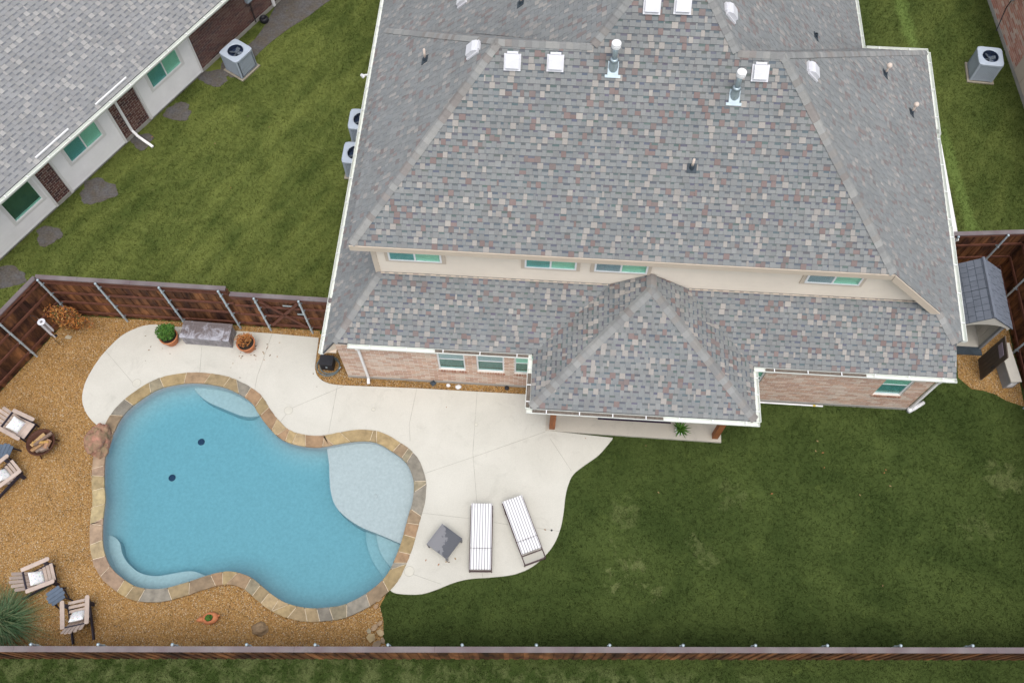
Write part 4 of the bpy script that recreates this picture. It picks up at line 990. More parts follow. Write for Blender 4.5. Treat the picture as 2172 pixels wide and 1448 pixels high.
fg = MB(); arch = [(xl - .05, ze - .08), (xm, zr_ - .04), (xr_ + .05, ze - .08), (xr_ + .02, ze - .22)] + [(xm + (xr_ - xm) * math.cos(t) * .98, ze - .22 + .30 * math.sin(t)) for t in [PI * k / 12 for k in range(1, 12)]] + [(xl - .02, ze - .22)]
fg.extrude([(x, yf - .20, z) for x, z in arch], (0, .10, 0)); obj('front_gable', fg, MAT['shed_wall'], sh, True)
fr = MB(); fr.box(xl, xl + .08, yf - .09, yf, .05, ze - .1); fr.box(xr_ - .08, xr_, yf - .09, yf, .05, ze - .1); obj('door_frame', fr, MAT['shed_grey'], sh, True)
obj('floor', MB().box(xl + .03, xr_ - .03, yf - .02, yb - .05, .02, .075), MAT['shed_wall'], sh, True)
obj('threshold', MB().box(xl, xr_, yf - .30, yf - .03, .0, .06), MAT['lead'], sh, True)
for side_, x0, x1 in ((0, xl - .12, xm), (1, xm, xr_ + .12)):
    za = zr_ - (zr_ - ze) / (xm - xl) * (xm - xl + .12)
    pts = [(x0, yf - .22, za if side_ == 0 else zr_), (x1, yf - .22, zr_ if side_ == 0 else za), (x1, yb + .06, zr_ if side_ == 0 else za), (x0, yb + .06, za if side_ == 0 else zr_)]
    half = (yf + yb) / 2 - .08
    for seg_ in ((yf - .22, half - .006), (half + .006, yb + .06)):
        pp = [(p[0], seg_[0] if i in (0, 1) else seg_[1], p[2]) for i, p in enumerate(pts)]
        roof('roof_panel', [pp], sh, 60 + side_, thick=.03, singles=400, pal=2, expo=.205, wid=(.14, .30), mats=('shed_roof', 'lead'), lift=.012, piece='roof_tile')
mb = MB(); mb.tube([(xm, yf - .225, zr_ + .004), (xm, yb + .065, zr_ + .004)], .045, 8); obj('ridge_cap', mb, MAT['shed_roof'], sh, True)
dt0, dt1 = G(2131, 712, 1.74), G(2137, 758, 1.74)
dxm = (dt0.x + dt1.x) / 2
dr = obj('door', MB().extrude([(dt0.x, dt0.y, .08), (dt0.x, dt0.y, 1.74), (dt1.x, dt1.y, 1.74), (dt1.x, dt1.y, .08)], (.035, 0, 0)), MAT['shed_dark'], sh, True)
dd = (dt1 - dt0)
for k in range(5):
    a = dt0 + dd * (.06 + .19 * k); b = a + dd * .13; mb = MB(); mb.extrude([(a.x, a.y, .18), (a.x, a.y, 1.25), (b.x, b.y, 1.25), (b.x, b.y, .18)], (-.008, 0, 0)); obj('door_plank', mb, MAT['shed_dark'], dr, True)
a, b = dt0 + dd * .2, dt0 + dd * .8; mb = MB(); mb.extrude([(a.x - .012, a.y, 1.36), (a.x - .012, a.y, 1.60), (b.x - .012, b.y, 1.60), (b.x - .012, b.y, 1.36)], (-.012, 0, 0)); obj('door_window', mb, MAT['rugline'], dr, True)
a = dt1 - dd * .08; mb = MB(); mb.bar((a.x - .04, a.y, .85), (a.x - .04, a.y, 1.02), .02, .02); mb.bar((a.x, a.y, .86), (a.x - .045, a.y, .86), .015, .015); mb.bar((a.x, a.y, 1.01), (a.x - .045, a.y, 1.01), .015, .015); obj('handle', mb, MAT['black'], dr, True)
c0, c1 = G(2140, 728, .55), G(2166, 808, .55)
cb = thing('storage_cabinet', 'low beige and grey resin cabinet on the ground in front of the shed', 'cabinet', ((c0.x + c1.x) / 2, (c0.y + c1.y) / 2, 0))
ang = math.atan2(c1.y - c0.y, c1.x - c0.x); L = (c1 - c0).length; cb.rotation_euler.z = ang; WM[cb] = Matrix.Translation(cb.location) @ Matrix.Rotation(ang, 4, 'Z')
obj('body', MB().box(-L / 2, L / 2, -.30, .0, .02, .50), MAT['shed_grey'], cb); obj('lid', MB().box(-L / 2 - .02, L / 2 + .02, -.31, .02, .502, .55), MAT['shed_wall'], cb)
mb = MB()
for k in range(4): mb.box(L / 2 + .001, L / 2 + .012, -.24, -.06, .14 + k * .075, .19 + k * .075)
obj('vent', mb, MAT['white'], cb)

# ------------------------------------------------------------------ loungers, wicker table
def lounger(label, head, foot, slide):
    h_, f_ = Vector(g2(*head, .36)), Vector(g2(*foot, .30)); c = (h_ + f_) / 2; d = h_ - f_; L = max(1.85, d.length)
    t = thing('sun_lounger', label, 'sun lounger', (c.x, c.y, ZD), math.atan2(-d.x, d.y), 'striped loungers on the pool deck'); W = .305
    fr_ = MB(); y0, y1 = -L / 2, L / 2
    for x in (-W, W): fr_.bar((x, y0, .27), (x, y1, .27), .03, .04)
    for y in (y0, y0 + .25, 0, y1): fr_.bar((-W + .015, y, .27), (W - .015, y, .27), .03, .03)
    obj('frame', fr_, MAT['bronze'], t)
    for y in (y0 + .02, y1 - .25):
        for x in (-W, W): obj('leg', MB().bar((x, y, 0), (x, y, .252), .03, .03), MAT['bronze'], t)
    for y in (y0 + .02, y1 - .25): obj('stretcher', MB().bar((-W, y, .05), (W, y, .05), .02, .02), MAT['bronze'], t)
    def cushion(nm, ya, yb, za, zb, th=.075):
        mb = MB(); nx, ny = 8, 10; vs = []
        for s in (1, 0):
            for j in range(ny + 1):
                for i in range(nx + 1):
                    a, b = i / nx, j / ny; e = min(1, 7 * min(a, 1 - a, b * 2.2, (1 - b) * 2.2)); z = za + (zb - za) * b
                    puff = th * (.72 + .28 * math.sqrt(max(0, e)) + .03 * math.sin(9 * b + 4 * a)) if s else 0
                    vs.append((-W + .012 + (2 * W - .024) * a, ya + (yb - ya) * b, z + puff))
        m = (nx + 1) * (ny + 1); ix = lambda i, j: j * (nx + 1) + i
        fs = [(ix(i, j), ix(i + 1, j), ix(i + 1, j + 1), ix(i, j + 1)) for j in range(ny) for i in range(nx)] + [(m + ix(i, j), m + ix(i, j + 1), m + ix(i + 1, j + 1), m + ix(i + 1, j)) for j in range(ny) for i in range(nx)]
        per = [ix(i, 0) for i in range(nx)] + [ix(nx, j) for j in range(ny)] + [ix(i, ny) for i in range(nx, 0, -1)] + [ix(0, j) for j in range(ny, 0, -1)]
        fs += [(per[k], m + per[k], m + per[(k + 1) % len(per)], per[(k + 1) % len(per)])[::-1] for k in range(len(per))]
        obj(nm, mb.add(vs, fs), MAT['stripe'], t)
    ym = y0 + .06 + slide + (.56 if not slide else .33)
    cushion('seat_cushion', y0 + .03 + slide, ym - .008, .292, .292); cushion('back_cushion', ym + .008, y1 + .02, .292, .36)
    return t
lounger('grey striped sun lounger next to the wicker side table', (1022, 1074), (1019, 1207), 0)
lounger('angled striped sun lounger with its bare dark frame showing at the foot', (1088, 1063), (1134, 1187), .27)
wt = thing('side_table', 'square grey wicker side table half wet, next to the striped lounger', 'table', (-2.25, 5.60, ZD), math.radians(-32.5))
W = .355
obj('table_top', MB().box(-W, W, -W, W, .37, .40), MAT['wicker'], wt)
for k in range(4):
    T = Matrix.Rotation(k * PI / 2, 4, 'Z'); obj('apron', MB().box(-W + .06, W - .06, -W + .012, -W + .035, .27, .368, None, T), MAT['wicker'], wt); obj('leg', MB().box(-W + .005, -W + .058, -W + .005, -W + .058, 0, .368, None, T), MAT['wicker'], wt)
    obj('rim', MB().box(-W, W - .045, -W, -W + .045, .401, .412, None, T), MAT['wicker'], wt)

# ------------------------------------------------------------------ slatted garden chairs, tables, pillows
def plank(mb, a, b, w, th, n=(0, 0, 1), r0=0, r1=0):            # board from a to b with rounded ends
    a, b, n = Vector(a), Vector(b), Vector(n); d = (b - a).normalized(); s = d.cross(n).normalized(); n = s.cross(d); L = (b - a).length
    pts = [(-w / 2, r0), (w / 2, r0)] if not r0 else [(w / 2 * math.cos(t), r0 - r0 * math.sin(t) ) for t in [PI - PI * k / 6 for k in range(7)]]
    pts += [(w / 2, L - r1), (-w / 2, L - r1)] if not r1 else [(w / 2 * math.cos(t), L - r1 + r1 * math.sin(t)) for t in [PI * k / 6 for k in range(7)]]
    mb.extrude([a + s * x + d * y for x, y in pts], n * th); return mb
def make_chair(label):
    t = thing('garden_chair', label, 'chair', group='slatted garden chairs on the gravel')
    for i in range(5):
        f = i / 4; y = .37 - .44 * f; z = .37 - .12 * f; obj('seat_slat', plank(MB(), (-.25, y, z), (.25, y, z), .082, .02, (0, .25, 1)), MAT['taupe'], t)
    for i in range(5):
        x = (i - 2) * .098; top = .80 - .035 * abs(i - 2) ** 1.6; dd_ = Vector((x * .22, -.44, .62)).normalized()
        obj('back_slat', plank(MB(), (x, -.10, .24), Vector((x, -.10, .24)) + dd_ * top, .092, .02, (0, .82, .58), 0, .03), MAT['taupe'], t)
    for s in (-1, 1):
        obj('arm', plank(MB(), (s * .335, .44, .555), (s * .315, -.33, .575), .115, .022, (0, 0, 1), .045, .02), MAT['taupe'], t)
        mb = MB(); mb.box(s * .275 - .02, s * .275 + .02, .24, .34, 0, .553); obj('front_leg', mb, MAT['dark_frame'], t)
        obj('rear_leg', MB().bar((s * .275, .38, .32), (s * .275, -.66, .045), .035, .10), MAT['dark_frame'], t)
        obj('arm_brace', MB().bar((s * .30, .29, .38), (s * .345, .29, .55), .05, .05), MAT['dark_frame'], t)
    obj('front_rail', MB().box(-.25, .25, .372, .395, .25, .35), MAT['dark_frame'], t)
    obj('back_rail', MB().bar((-.33, -.30, .56), (.33, -.30, .56), .03, .07), MAT['dark_frame'], t); obj('back_rail', MB().bar((-.25, -.11, .21), (.25, -.11, .21), .04, .08), MAT['dark_frame'], t)
    return t
def pillow_mesh():
    bm = bmesh.new(); bmesh.ops.create_grid(bm, x_segments=14, y_segments=14, size=.2); g = bm.verts[:]
    me = bpy.data.meshes.new('pillow'); V_ = []; F_ = []
    for sgn in (1, -1):
        o_ = len(V_)
        for v_ in g:
            a, b = v_.co.x / .2, v_.co.y / .2; e = (1 - a ** 4) * (1 - b ** 4); k = 1 - .10 * (abs(a) ** 2 + abs(b) ** 2 - 1.4 * a * a * b * b) * .6
            V_.append((v_.co.x * k, v_.co.y * k, sgn * .075 * max(0, e) ** .6))
        for f in bm.faces: ids = [x.index + o_ for x in f.verts]; F_.append(ids if sgn > 0 else ids[::-1])
    bm.free(); me.from_pydata(V_, [], F_); me.polygons.foreach_set('use_smooth', [True] * len(F_)); me.materials.append(MAT['pillow']); return me
PIL = pillow_mesh()
def seat(chair, back, front, zc=.35):
    b, f = Vector(g2(*back, .6)), Vector(g2(*front, .36)); d = (f - b).normalized(); ang = math.atan2(-d.x, d.y)
    org = f - d * .39; chair.location = (org.x, org.y, .014); chair.rotation_euler.z = ang; return org, ang
CH = [('taupe slatted garden chair drawn up close to the rusty fire pit', (4, 884), (62, 915), 'white patterned pillow on the garden chair beside the fire pit'),
      ('taupe slatted garden chair farther from the fire pit than its twin', (-18, 1018), (36, 988), 'white patterned pillow on the chair farther from the fire pit'),
      ('taupe slatted garden chair turned toward the pool, beside the spiky grass clump', (44, 1234), (114, 1212), 'white patterned pillow on the chair turned toward the pool'),
      ('taupe slatted garden chair with its back to the low fence', (158, 1322), (166, 1274), 'white patterned pillow on the chair backing onto the low fence')]
first = None
for lab, bk, ft, pl_lab in CH:
    c = make_chair(lab) if first is None else dup(first, (0, 0, 0), 0, lab); first = first or c
    org, ang = seat(c, bk, ft); p_ = put('pillow', PIL); tag(p_, pl_lab, 'pillow', 'patterned pillows on the garden chairs')
    R_ = Matrix.Rotation(ang, 3, 'Z'); q = R_ @ Vector((random.uniform(-.02, .02), -.035, .44)); p_.location = (org.x + q.x, org.y + q.y, .014 + q.z)
    p_.rotation_euler = (Matrix.Rotation(ang, 3, 'Z') @ Matrix.Rotation(math.radians(-42), 3, 'X')).to_euler()
def make_table(label):
    t = thing('side_table', label, 'table', group='slate blue slatted side tables'); 
    wid_ = (.19, .235, .235, .19)
    for i in range(4):
        y = (i - 1.5) * .108; obj('top_slat', plank(MB(), (-wid_[i], y, .42), (wid_[i], y, .42), .10, .02, (0, 0, 1), .02, .02), MAT['slate'], t)
    for a in (-1, 1):
        obj('top_rail', MB().bar((a * .14, -.20, .405), (a * .14, .20, .405), .04, .028), MAT['dark_frame'], t)
        for b in (-1, 1): obj('leg', MB().bar((a * .14, b * .15, .40), (a * .19, b * .22, 0), .035, .03), MAT['dark_frame'], t)
        obj('stretcher', MB().bar((a * .175, -.2, .13), (a * .175, .2, .13), .022, .03), MAT['dark_frame'], t)
    return t
t1 = make_table('slate blue slatted side table next to the spiky grass clump'); q = G(119, 1263, .42); t1.location = (q.x, q.y, .014); t1.rotation_euler.z = math.radians(42)
q = G(10, 957, .42); dup(t1, (q.x, q.y, .014), math.radians(84), 'slate blue slatted side table beside the rusty fire pit')

# fire bowl with logs
q = G(88, 939, .30); fpit = thing('fire_pit', 'rusty round steel fire bowl on the gravel, full of split logs', 'fire pit', (q.x, q.y, .014))
mb = MB(); mb.lathe([(.05, .10), (.22, .14), (.34, .24), (.395, .34), (.42, .345), (.42, .36), (.385, .36), (.32, .26), (.2, .17), (.002, .15)], 32); obj('bowl', mb, MAT['rust'], fpit, smooth=True)
for k in range(3):
    a = .5 + k * 2 * PI / 3; mb = MB(); mb.tube([(.30 * math.cos(a), .30 * math.sin(a), .24), (.40 * math.cos(a), .40 * math.sin(a), .0)], .02); obj('leg', mb, MAT['rust'], fpit)
mb = MB(); mb.bar((.41, .0, .33), (.52, -.03, .33), .03, .02); obj('handle', mb, MAT['rust'], fpit)
LOGC = [(.40,.24,.11), (.34,.20,.10), (.22,.165,.13), (.44,.29,.14), (.19,.13,.10), (.42,.25,.08), (.36,.20,.12), (.27,.2,.16)]
for k, (x, y, z, a, l, r) in enumerate(((-.10,-.14,.27,.75,.46,.055), (-.02,-.10,.29,.78,.44,.05), (.07,-.16,.27,.70,.34,.05), (-.12,.08,.29,.95,.42,.06), (.06,.10,.36,.80,.5,.05), (.02,.0,.37,.12,.42,.04), (.20,-.04,.33,1.35,.24,.06), (.15,-.18,.30,.5,.2,.055))):
    rr = random.Random(k); mb = MB(); n = 5; r *= 1.3; l *= 1.15; c = Vector((math.cos(a), math.sin(a), rr.uniform(-.05, .05))); s = Vector((-math.sin(a), math.cos(a), 0)); u_ = Vector((0, 0, 1)); ang0 = [2 * PI * i / n + rr.uniform(-.3, .3) for i in range(n)]
    ra = [r * rr.uniform(.75, 1.1) for _ in range(n)]; vs = [c * (e * l / 2) + (s * math.cos(g_) + u_ * math.sin(g_)) * rad for e in (-1, 1) for g_, rad in zip(ang0, ra)]
    lc = LOGC[k]; bark = tuple(x_ * .45 for x_ in lc)
    for i in range(n): mb.add([vs[i], vs[(i + 1) % n], vs[n + (i + 1) % n], vs[n + i]], [(0, 1, 2, 3)], bark if i == 3 else lc)
    mb.add(vs[:n], [tuple(range(n))[::-1]], lc); mb.add(vs[n:], [tuple(range(n))], lc)
    o_ = obj('firewood_log', mb, MAT['log'], loc=(q.x + x, q.y + y, .014 + z)); tag(o_, 'split log lying in the rusty fire bowl', 'log', 'logs in the fire bowl')

# ------------------------------------------------------------------ pots, deck box, shrubs
def leaves(mb, c, rad, n, size, pal, r, flat=.5, hollow=.35):
    for _ in range(n):
        d = Vector((r.gauss(0, 1), r.gauss(0, 1), r.gauss(0, 1))).normalized() * (hollow + (1 - hollow) * r.random() ** .5)
        p = Vector(c) + Vector((d.x * rad[0], d.y * rad[1], d.z * rad[2])); a = r.uniform(0, 2 * PI); l = size * r.uniform(.6, 1.3); w = l * .42
        x = Vector((math.cos(a), math.sin(a), r.uniform(-flat, flat))).normalized(); y = x.cross(Vector((r.uniform(-.5, .5), r.uniform(-.5, .5), 1))).normalized()
        f = r.uniform(.7, 1.25); colr = tuple(k * f for k in r.choice(pal)); nz = x.cross(y) * (l * .12)
        mb.add([p - x * l / 2, p + y * w / 2 + nz, p + x * l / 2, p - y * w / 2 + nz], [(0, 1, 2), (0, 2, 3)], colr)
GREEN = [(.045,.13,.012), (.06,.16,.02), (.03,.09,.012), (.09,.19,.03)]
ORANGE = [(.42,.15,.03), (.50,.21,.05), (.33,.11,.03), (.45,.24,.08), (.22,.09,.04)]
def pot(label, px, pal, n, rad, size, lift):
    q = G(*px, ZD); t = thing('potted_plant', label, 'potted plant', (q.x, q.y, ZD))
    mb = MB(); mb.lathe([(.17, 0), (.20, .04), (.265, .33), (.285, .335), (.29, .41), (.265, .415), (.25, .36), (.002, .355)], 28); obj('pot', mb, MAT['terracotta'], t, smooth=True)
    mb = MB(); mb.lathe([(.25, .34), (.24, .372), (.002, .38)], 20); obj('soil', mb, MAT['soil'], t)
    r = random.Random(n); mb = MB(); leaves(mb, (-.02, 0, .38 + lift), rad, n, size, pal, r); leaves(mb, (rad[0] * .6, rad[1] * .4, .40 + lift * 1.5), [x * .5 for x in rad], n // 4, size, pal, r)
    obj('foliage', mb, MAT['leaf'], t)
    mb = MB()
    for k in range(14):
        a = r.uniform(0, 6.28); mb.tube([(0.04 * math.cos(a), .04 * math.sin(a), .36), (rad[0] * .8 * math.cos(a), rad[1] * .8 * math.sin(a), .40 + lift * r.uniform(.8, 1.6))], .005, 4)
    obj('stem', mb, MAT['cedar'], t)
pot('terracotta pot with a bushy green plant, beside the wooden deck box', (366, 724), GREEN, 1000, (.29, .25, .30), .075, .26)
pot('terracotta pot with a dry orange plant, beside the wooden deck box', (528, 738), ORANGE, 260, (.25, .22, .24), .06, .20)
tp = [G(391, 679, .60), G(493, 688, .60), G(484, 723, .60), G(379, 715, .60)]
ctr = sum(tp, Vector()) / 4; xa_ = ((tp[1] + tp[2]) - (tp[0] + tp[3])) / 2; LX = xa_.length; LY = abs(((tp[0] + tp[1]) - (tp[2] + tp[3])).y / 2); az = math.atan2(xa_.y, xa_.x)
bx = thing('deck_box', 'weathered grey slatted storage box on the deck between two terracotta pots', 'storage box', (ctr.x, ctr.y, ZD), az); hx, hy = LX / 2, LY / 2; hz = .55
obj('carcass', MB().box(-hx + .05, hx - .05, -hy + .06, hy - .06, .03, hz - .06), MAT['boxside'], bx)
lid_ = obj('lid', MB().box(-hx, hx, -hy, hy, hz - .055, hz - .012), MAT['lid'], bx)
for a, b, c, d in ((-hx, hx, -hy, -hy + .09), (-hx, hx, hy - .09, hy), (-hx, -hx + .09, -hy + .091, hy - .091), (hx - .09, hx, -hy + .091, hy - .091)): obj('lid_border', MB().box(a, b, c, d, hz - .011, hz + .006), MAT['lid'], lid_)
ns = 15
for k in range(ns):
    w_ = (LX - .19) / ns; x = -hx + .095 + k * w_; obj('lid_slat', MB().box(x + .004, x + w_ - .004, -hy + .094, hy - .094, hz - .011, hz), MAT['lid'], lid_)
for k in range(17):
    w_ = (LX - .24) / 17; x = -hx + .12 + k * w_; obj('front_slat', MB().box(x + .005, x + w_ - .005, -hy + .035, -hy + .058, .07, hz - .09), MAT['boxside'], bx)
for k in range(7):
    w_ = (LY - .24) / 7; y = -hy + .12 + k * w_
    for sx in (-1, 1): a, b = sorted((sx * (hx - .049), sx * (hx - .028))); obj('side_slat', MB().box(a, b, y + .005, y + w_ - .005, .07, hz - .09), MAT['boxside'], bx)
for sx in (-1, 1):
    for sy in (-1, 1): x, y = sx * (hx - .065), sy * (hy - .075); obj('corner_post', MB().box(x - .045, x + .045, y - .045, y + .045, 0, hz - .058), MAT['boxside'], bx)
obj('base_rail', MB().box(-hx + .111, hx - .111, -hy + .03, -hy + .056, .02, .068), MAT['boxside'], bx)

q = G(165, 692); sb = thing('shrub', 'orange leaved shrub growing up the fence corner', 'shrub', (q.x + .05, q.y - .1, .012)); r = random.Random(3)
mb = MB(); leaves(mb, (-.05, .02, .75), (.48, .30, .60), 1000, .085, ORANGE + [(.10,.10,.03)], r, .8); leaves(mb, (.38, .0, .5), (.40, .18, .30), 130, .075, ORANGE, r, .8); leaves(mb, (-.45, .1, 1.0), (.3, .2, .3), 130, .075, ORANGE, r, .8); obj('foliage', mb, MAT['leaf'], sb)
mb = MB()
for k in range(22):
    a = r.uniform(0, 6.28); e = Vector((.55 * math.cos(a) * r.random(), .32 * math.sin(a), r.uniform(.5, 1.35))); mb.tube([(.03 * math.cos(a), .03 * math.sin(a), 0), e * .5 + Vector((0, 0, .1)), e], [.012, .008, .004], 5)
obj('stem', mb, MAT['cedar'], sb)

q = G(16, 1322); pg = thing('ornamental_grass', 'large spiky blue green ornamental grass clump in the gravel', 'grass clump', (q.x, q.y, .012)); r = random.Random(8); mb = MB()
for k in range(1300):
    a = r.uniform(0, 2 * PI); out = abs(r.gauss(.60, .36)); L = r.uniform(.75, 1.35); hgt = max(.12, 1.05 - .55 * out) * L * .8; base = Vector((r.gauss(0, .10), r.gauss(0, .10), 0)); d = Vector((math.cos(a), math.sin(a), 0)); sd2 = Vector((-d.y, d.x, 0))
    colr = r.choice([(.065,.13,.05), (.09,.16,.07), (.045,.10,.038), (.13,.19,.09), (.20,.21,.10), (.055,.115,.05)]); w = r.uniform(.008, .018); pr = None; bend = r.uniform(-.15, .15)
    for i in range(6):
        t = i / 5; p_ = base + d * (out * L * t * (.35 + .75 * t)) + sd2 * (bend * t * t) + Vector((0, 0, hgt * (1.9 * t - 1.15 * t * t))); p_.y = max(p_.y, -(q.y - SFy(q.x) - .24)); ww = w * (1 - t * .9); cur = [p_ - sd2 * ww, p_ + sd2 * ww]
        if pr: mb.add(pr + cur[::-1], [(0, 1, 2, 3)], colr)
        pr = cur
obj('foliage', mb, MAT['leaf'], pg)

# white pot with a spiky plant on the patio, and the rug
q = G(1441, 914, .09); wp = thing('potted_plant', 'small white pot with a spiky green plant on the patio slab', 'potted plant', (q.x, q.y, .086))
mb = MB(); mb.lathe([(.09, 0), (.13, .03), (.15, .13), (.135, .19), (.12, .19), (.12, .16), (.002, .15)], 24); obj('pot', mb, MAT['pot'], wp, smooth=True); r = random.Random(2); mb = MB()
for k in range(34):
    a = k * 2.4 + r.uniform(-.2, .2); el = r.uniform(.35, 1.35); L = r.uniform(.30, .42); d = Vector((math.cos(a) * math.cos(el), math.sin(a) * math.cos(el), math.sin(el))); s = Vector((-math.sin(a), math.cos(a), 0)); b0_ = Vector((0, 0, .15)); m_ = b0_ + d * L * .45; e_ = b0_ + d * L - Vector((0, 0, .05)); cc = r.choice(GREEN)
    mb.add([b0_ - s * .012, b0_ + s * .012, m_ + s * .022, e_, m_ - s * .022], [(0, 1, 2, 4), (4, 2, 3)], cc)
obj('foliage', mb, MAT['leaf'], wp)
a, b = G(1268, 889, .09), G(1423, 896, .09)
rg = thing('rug', 'dark outdoor rug with a thin border under the patio roof', 'rug', ((a.x + b.x) / 2, a.y + .7, .086)); wx = (b.x - a.x) / 2
obj('field', MB().box(-wx, wx, -.7, .75, 0, .010), MAT['navy'], rg); mb = MB()
for (x0, x1, y0, y1) in ((-wx + .06, wx - .06, -.64, -.62), (-wx + .06, wx - .06, .67, .69), (-wx + .06, -wx + .08, -.619, .669), (wx - .08, wx - .06, -.619, .669)): mb.box(x0, x1, y0, y1, .0101, .014)
obj('border', mb, MAT['rugline'], rg)

# ------------------------------------------------------------------ rocks and small things
def rock_mesh(seed, sx, sy, sz, rough_=.35, sub=3):
    bm = bmesh.new(); bmesh.ops.create_icosphere(bm, subdivisions=sub, radius=1.0); o_ = Vector((seed * 3.1, seed * 1.7, seed))
    for v_ in bm.verts:
        n1 = noise.noise(v_.co * 1.1 + o_); n2 = noise.cell(v_.co * 2.1 + o_) - .5; n3 = noise.noise(v_.co * 4 + o_)
        v_.co *= 1 + rough_ * n1 + rough_ * .22 * n2 + .06 * n3; v_.co = Vector((v_.co.x * sx, v_.co.y * sy, max(-.35, v_.co.z) * sz))
    me = bpy.data.meshes.new('rock'); bm.to_mesh(me); bm.free(); return me
q = G(212, 935, .15); tag(put('boulder', rock_mesh(4, .39, .49, .38, .45, 4), MAT['stone'], loc=(q.x, q.y, .14)), 'rough reddish boulder set on the pool edge beside the gravel', 'boulder')
q = G(553, 1333); tag(put('rock', rock_mesh(7, .24, .19, .13), MAT['rock'], loc=(q.x, q.y, .04)), 'smooth brown rock on the gravel near the animal shaped planter', 'rock')
r = random.Random(12)
for (u, v, s) in ((803,1268,.13), (788,1352,.15), (808,1342,.12), (795,1330,.11), (800,1365,.13), (783,1338,.08), (812,1358,.09), (806,1322,.08), (798,1286,.08)):
    q = G(u, v); n = r.choice((5, 6)); pl = [(s * r.uniform(.75, 1.15) * math.cos(2 * PI * i / n), s * r.uniform(.6, 1) * math.sin(2 * PI * i / n)) for i in range(n)]; mb = MB(); mb.prism(pl, 0, r.uniform(.03, .055), r.choice(PAL))
    tag(obj('flagstone_piece', mb, MAT['coping'], loc=(q.x, q.y, .012), rz=r.uniform(0, 6)), 'loose broken flagstone piece where the gravel meets the dark lawn', 'stone', 'loose flagstones at the lawn edge')
q = G(146, 716); mb = MB(); mb.prism([(-.09, -.05), (.08, -.06), (.11, .03), (-.02, .07), (-.1, .03)], 0, .03, (.38, .33, .24)); tag(obj('flat_stone', mb, MAT['coping'], loc=(q.x, q.y, .012)), 'flat pale stone on the gravel near the wind chime', 'stone')
for (u, v, s, lab) in ((951, 818, .07, 'white stone in the brown bed under the windows, beside a paler broken one'), (972, 821, .10, 'pale crumbled stone in the brown bed under the windows')):
    q = G(u, v); tag(put('stone', rock_mesh(u, s, s * .8, s * .6, .3, 2), MAT['white'], loc=(q.x, q.y, .03)), lab, 'stone')
q = G(920, 818); pl_ = thing('path_light', 'small black diamond shaped path light in the brown bed', 'light', (q.x, q.y, .018)); mb = MB(); mb.tube([(0, 0, 0), (0, 0, .2)], .012, 6); obj('stake', mb, MAT['black'], pl_); mb = MB(); mb.lathe([(.11, .19), (.10, .21), (.02, .25), (.002, .255)], 4); obj('shade', mb, MAT['lead'], pl_)
q = G(1075, 824); mb = MB(); mb.lathe([(.06, 0), (.07, .02), (.07, .06), (.05, .075), (.002, .08)], 14); tag(obj('drain_cap', mb, MAT['black'], loc=(q.x, q.y, .018)), 'round black drain cap in the brown bed near the patio corner', 'drain cap')

# animal shaped planter
q = G(446, 1311, .12); du = thing('planter', 'terracotta animal shaped planter holding a small green plant on gravel', 'planter', (q.x, q.y, .014), .25)
bm = bmesh.new(); bmesh.ops.create_uvsphere(bm, u_segments=24, v_segments=14, radius=1)
for v_ in bm.verts:
    x, y, z = v_.co; rr_ = 1.0
    if z > .75 and (x * x + y * y) < .36: z = .62                    # flattened opening
    v_.co = Vector((x * .235 * (1 + .12 * (x < 0) * x), y * .165, (z + 1) * .135))
me = bpy.data.meshes.new('body'); bm.to_mesh(me); bm.free(); me.polygons.foreach_set('use_smooth', [True] * len(me.polygons)); put('body', me, MAT['terracotta'], du)
mb = MB(); mb.tube([(-.17, 0, .16), (-.24, .0, .19), (-.29, .0, .18), (-.34, .0, .165)], [.075, .068, .045, .035], 14); hd = obj('head', mb, MAT['terracotta'], du, smooth=True)
for s in (-1, 1): mb = MB(); mb.extrude([(-.21, s * .035, .245), (-.235, s * .075, .25), (-.245, s * .045, .29)], (.012, 0, 0)); obj('ear', mb, MAT['terracotta'], hd)
mb = MB(); mb.tube([(.21, 0, .16), (.27, .02, .2), (.29, .03, .24)], [.04, .022, .012], 8); obj('tail', mb, MAT['terracotta'], du, smooth=True)
mb = MB(); mb.lathe([(.115, .215), (.135, .235), (.12, .243), (.105, .225), (.002, .222)], 20); obj('rim', mb, MAT['terracotta'], du)
mb = MB(); leaves(mb, (0, 0, .26), (.10, .08, .05), 130, .06, GREEN, random.Random(5)); obj('foliage', mb, MAT['leaf'], du)
mb = MB(); mb.lathe([(.10, .20), (.10, .232), (.002, .236)], 16); obj('soil', mb, MAT['soil'], du)

# wind chime on a shepherd's hook
q = G(127, 731); wc = thing('wind_chime', 'silver wind chime hanging from a thin black hook by the fence', 'wind chime', (q.x, q.y, .012)); d0 = G(88, 683, 1.75); lx, ly = d0.x - q.x, d0.y - q.y
mb = MB(); mb.tube([(0, 0, 0), (0, 0, 1.85), (lx * .3, ly * .3, 2.05), (lx * .8, ly * .8, 2.08), (lx, ly, 1.98)], .008, 6); obj('hook', mb, MAT['black'], wc)
T = Matrix.Translation((lx, ly, 1.74)); mb = MB(); mb.lathe([(.04, 0), (.115, 0), (.115, .018), (.04, .018), (.04, 0)], 24, T, cap=False); mb.tube([(lx, ly, 1.98), (lx, ly, 1.75)], .003, 4); obj('top_ring', mb, MAT['vent'], wc)
for k in range(5):
    a = 2 * PI * k / 5; x, y = lx + .08 * math.cos(a), ly + .08 * math.sin(a); mb = MB(); mb.tube([(x, y, 1.70), (x, y, 1.70 - .55 - .07 * k)], .017, 8); obj('chime_tube', mb, MAT['vent'], wc)
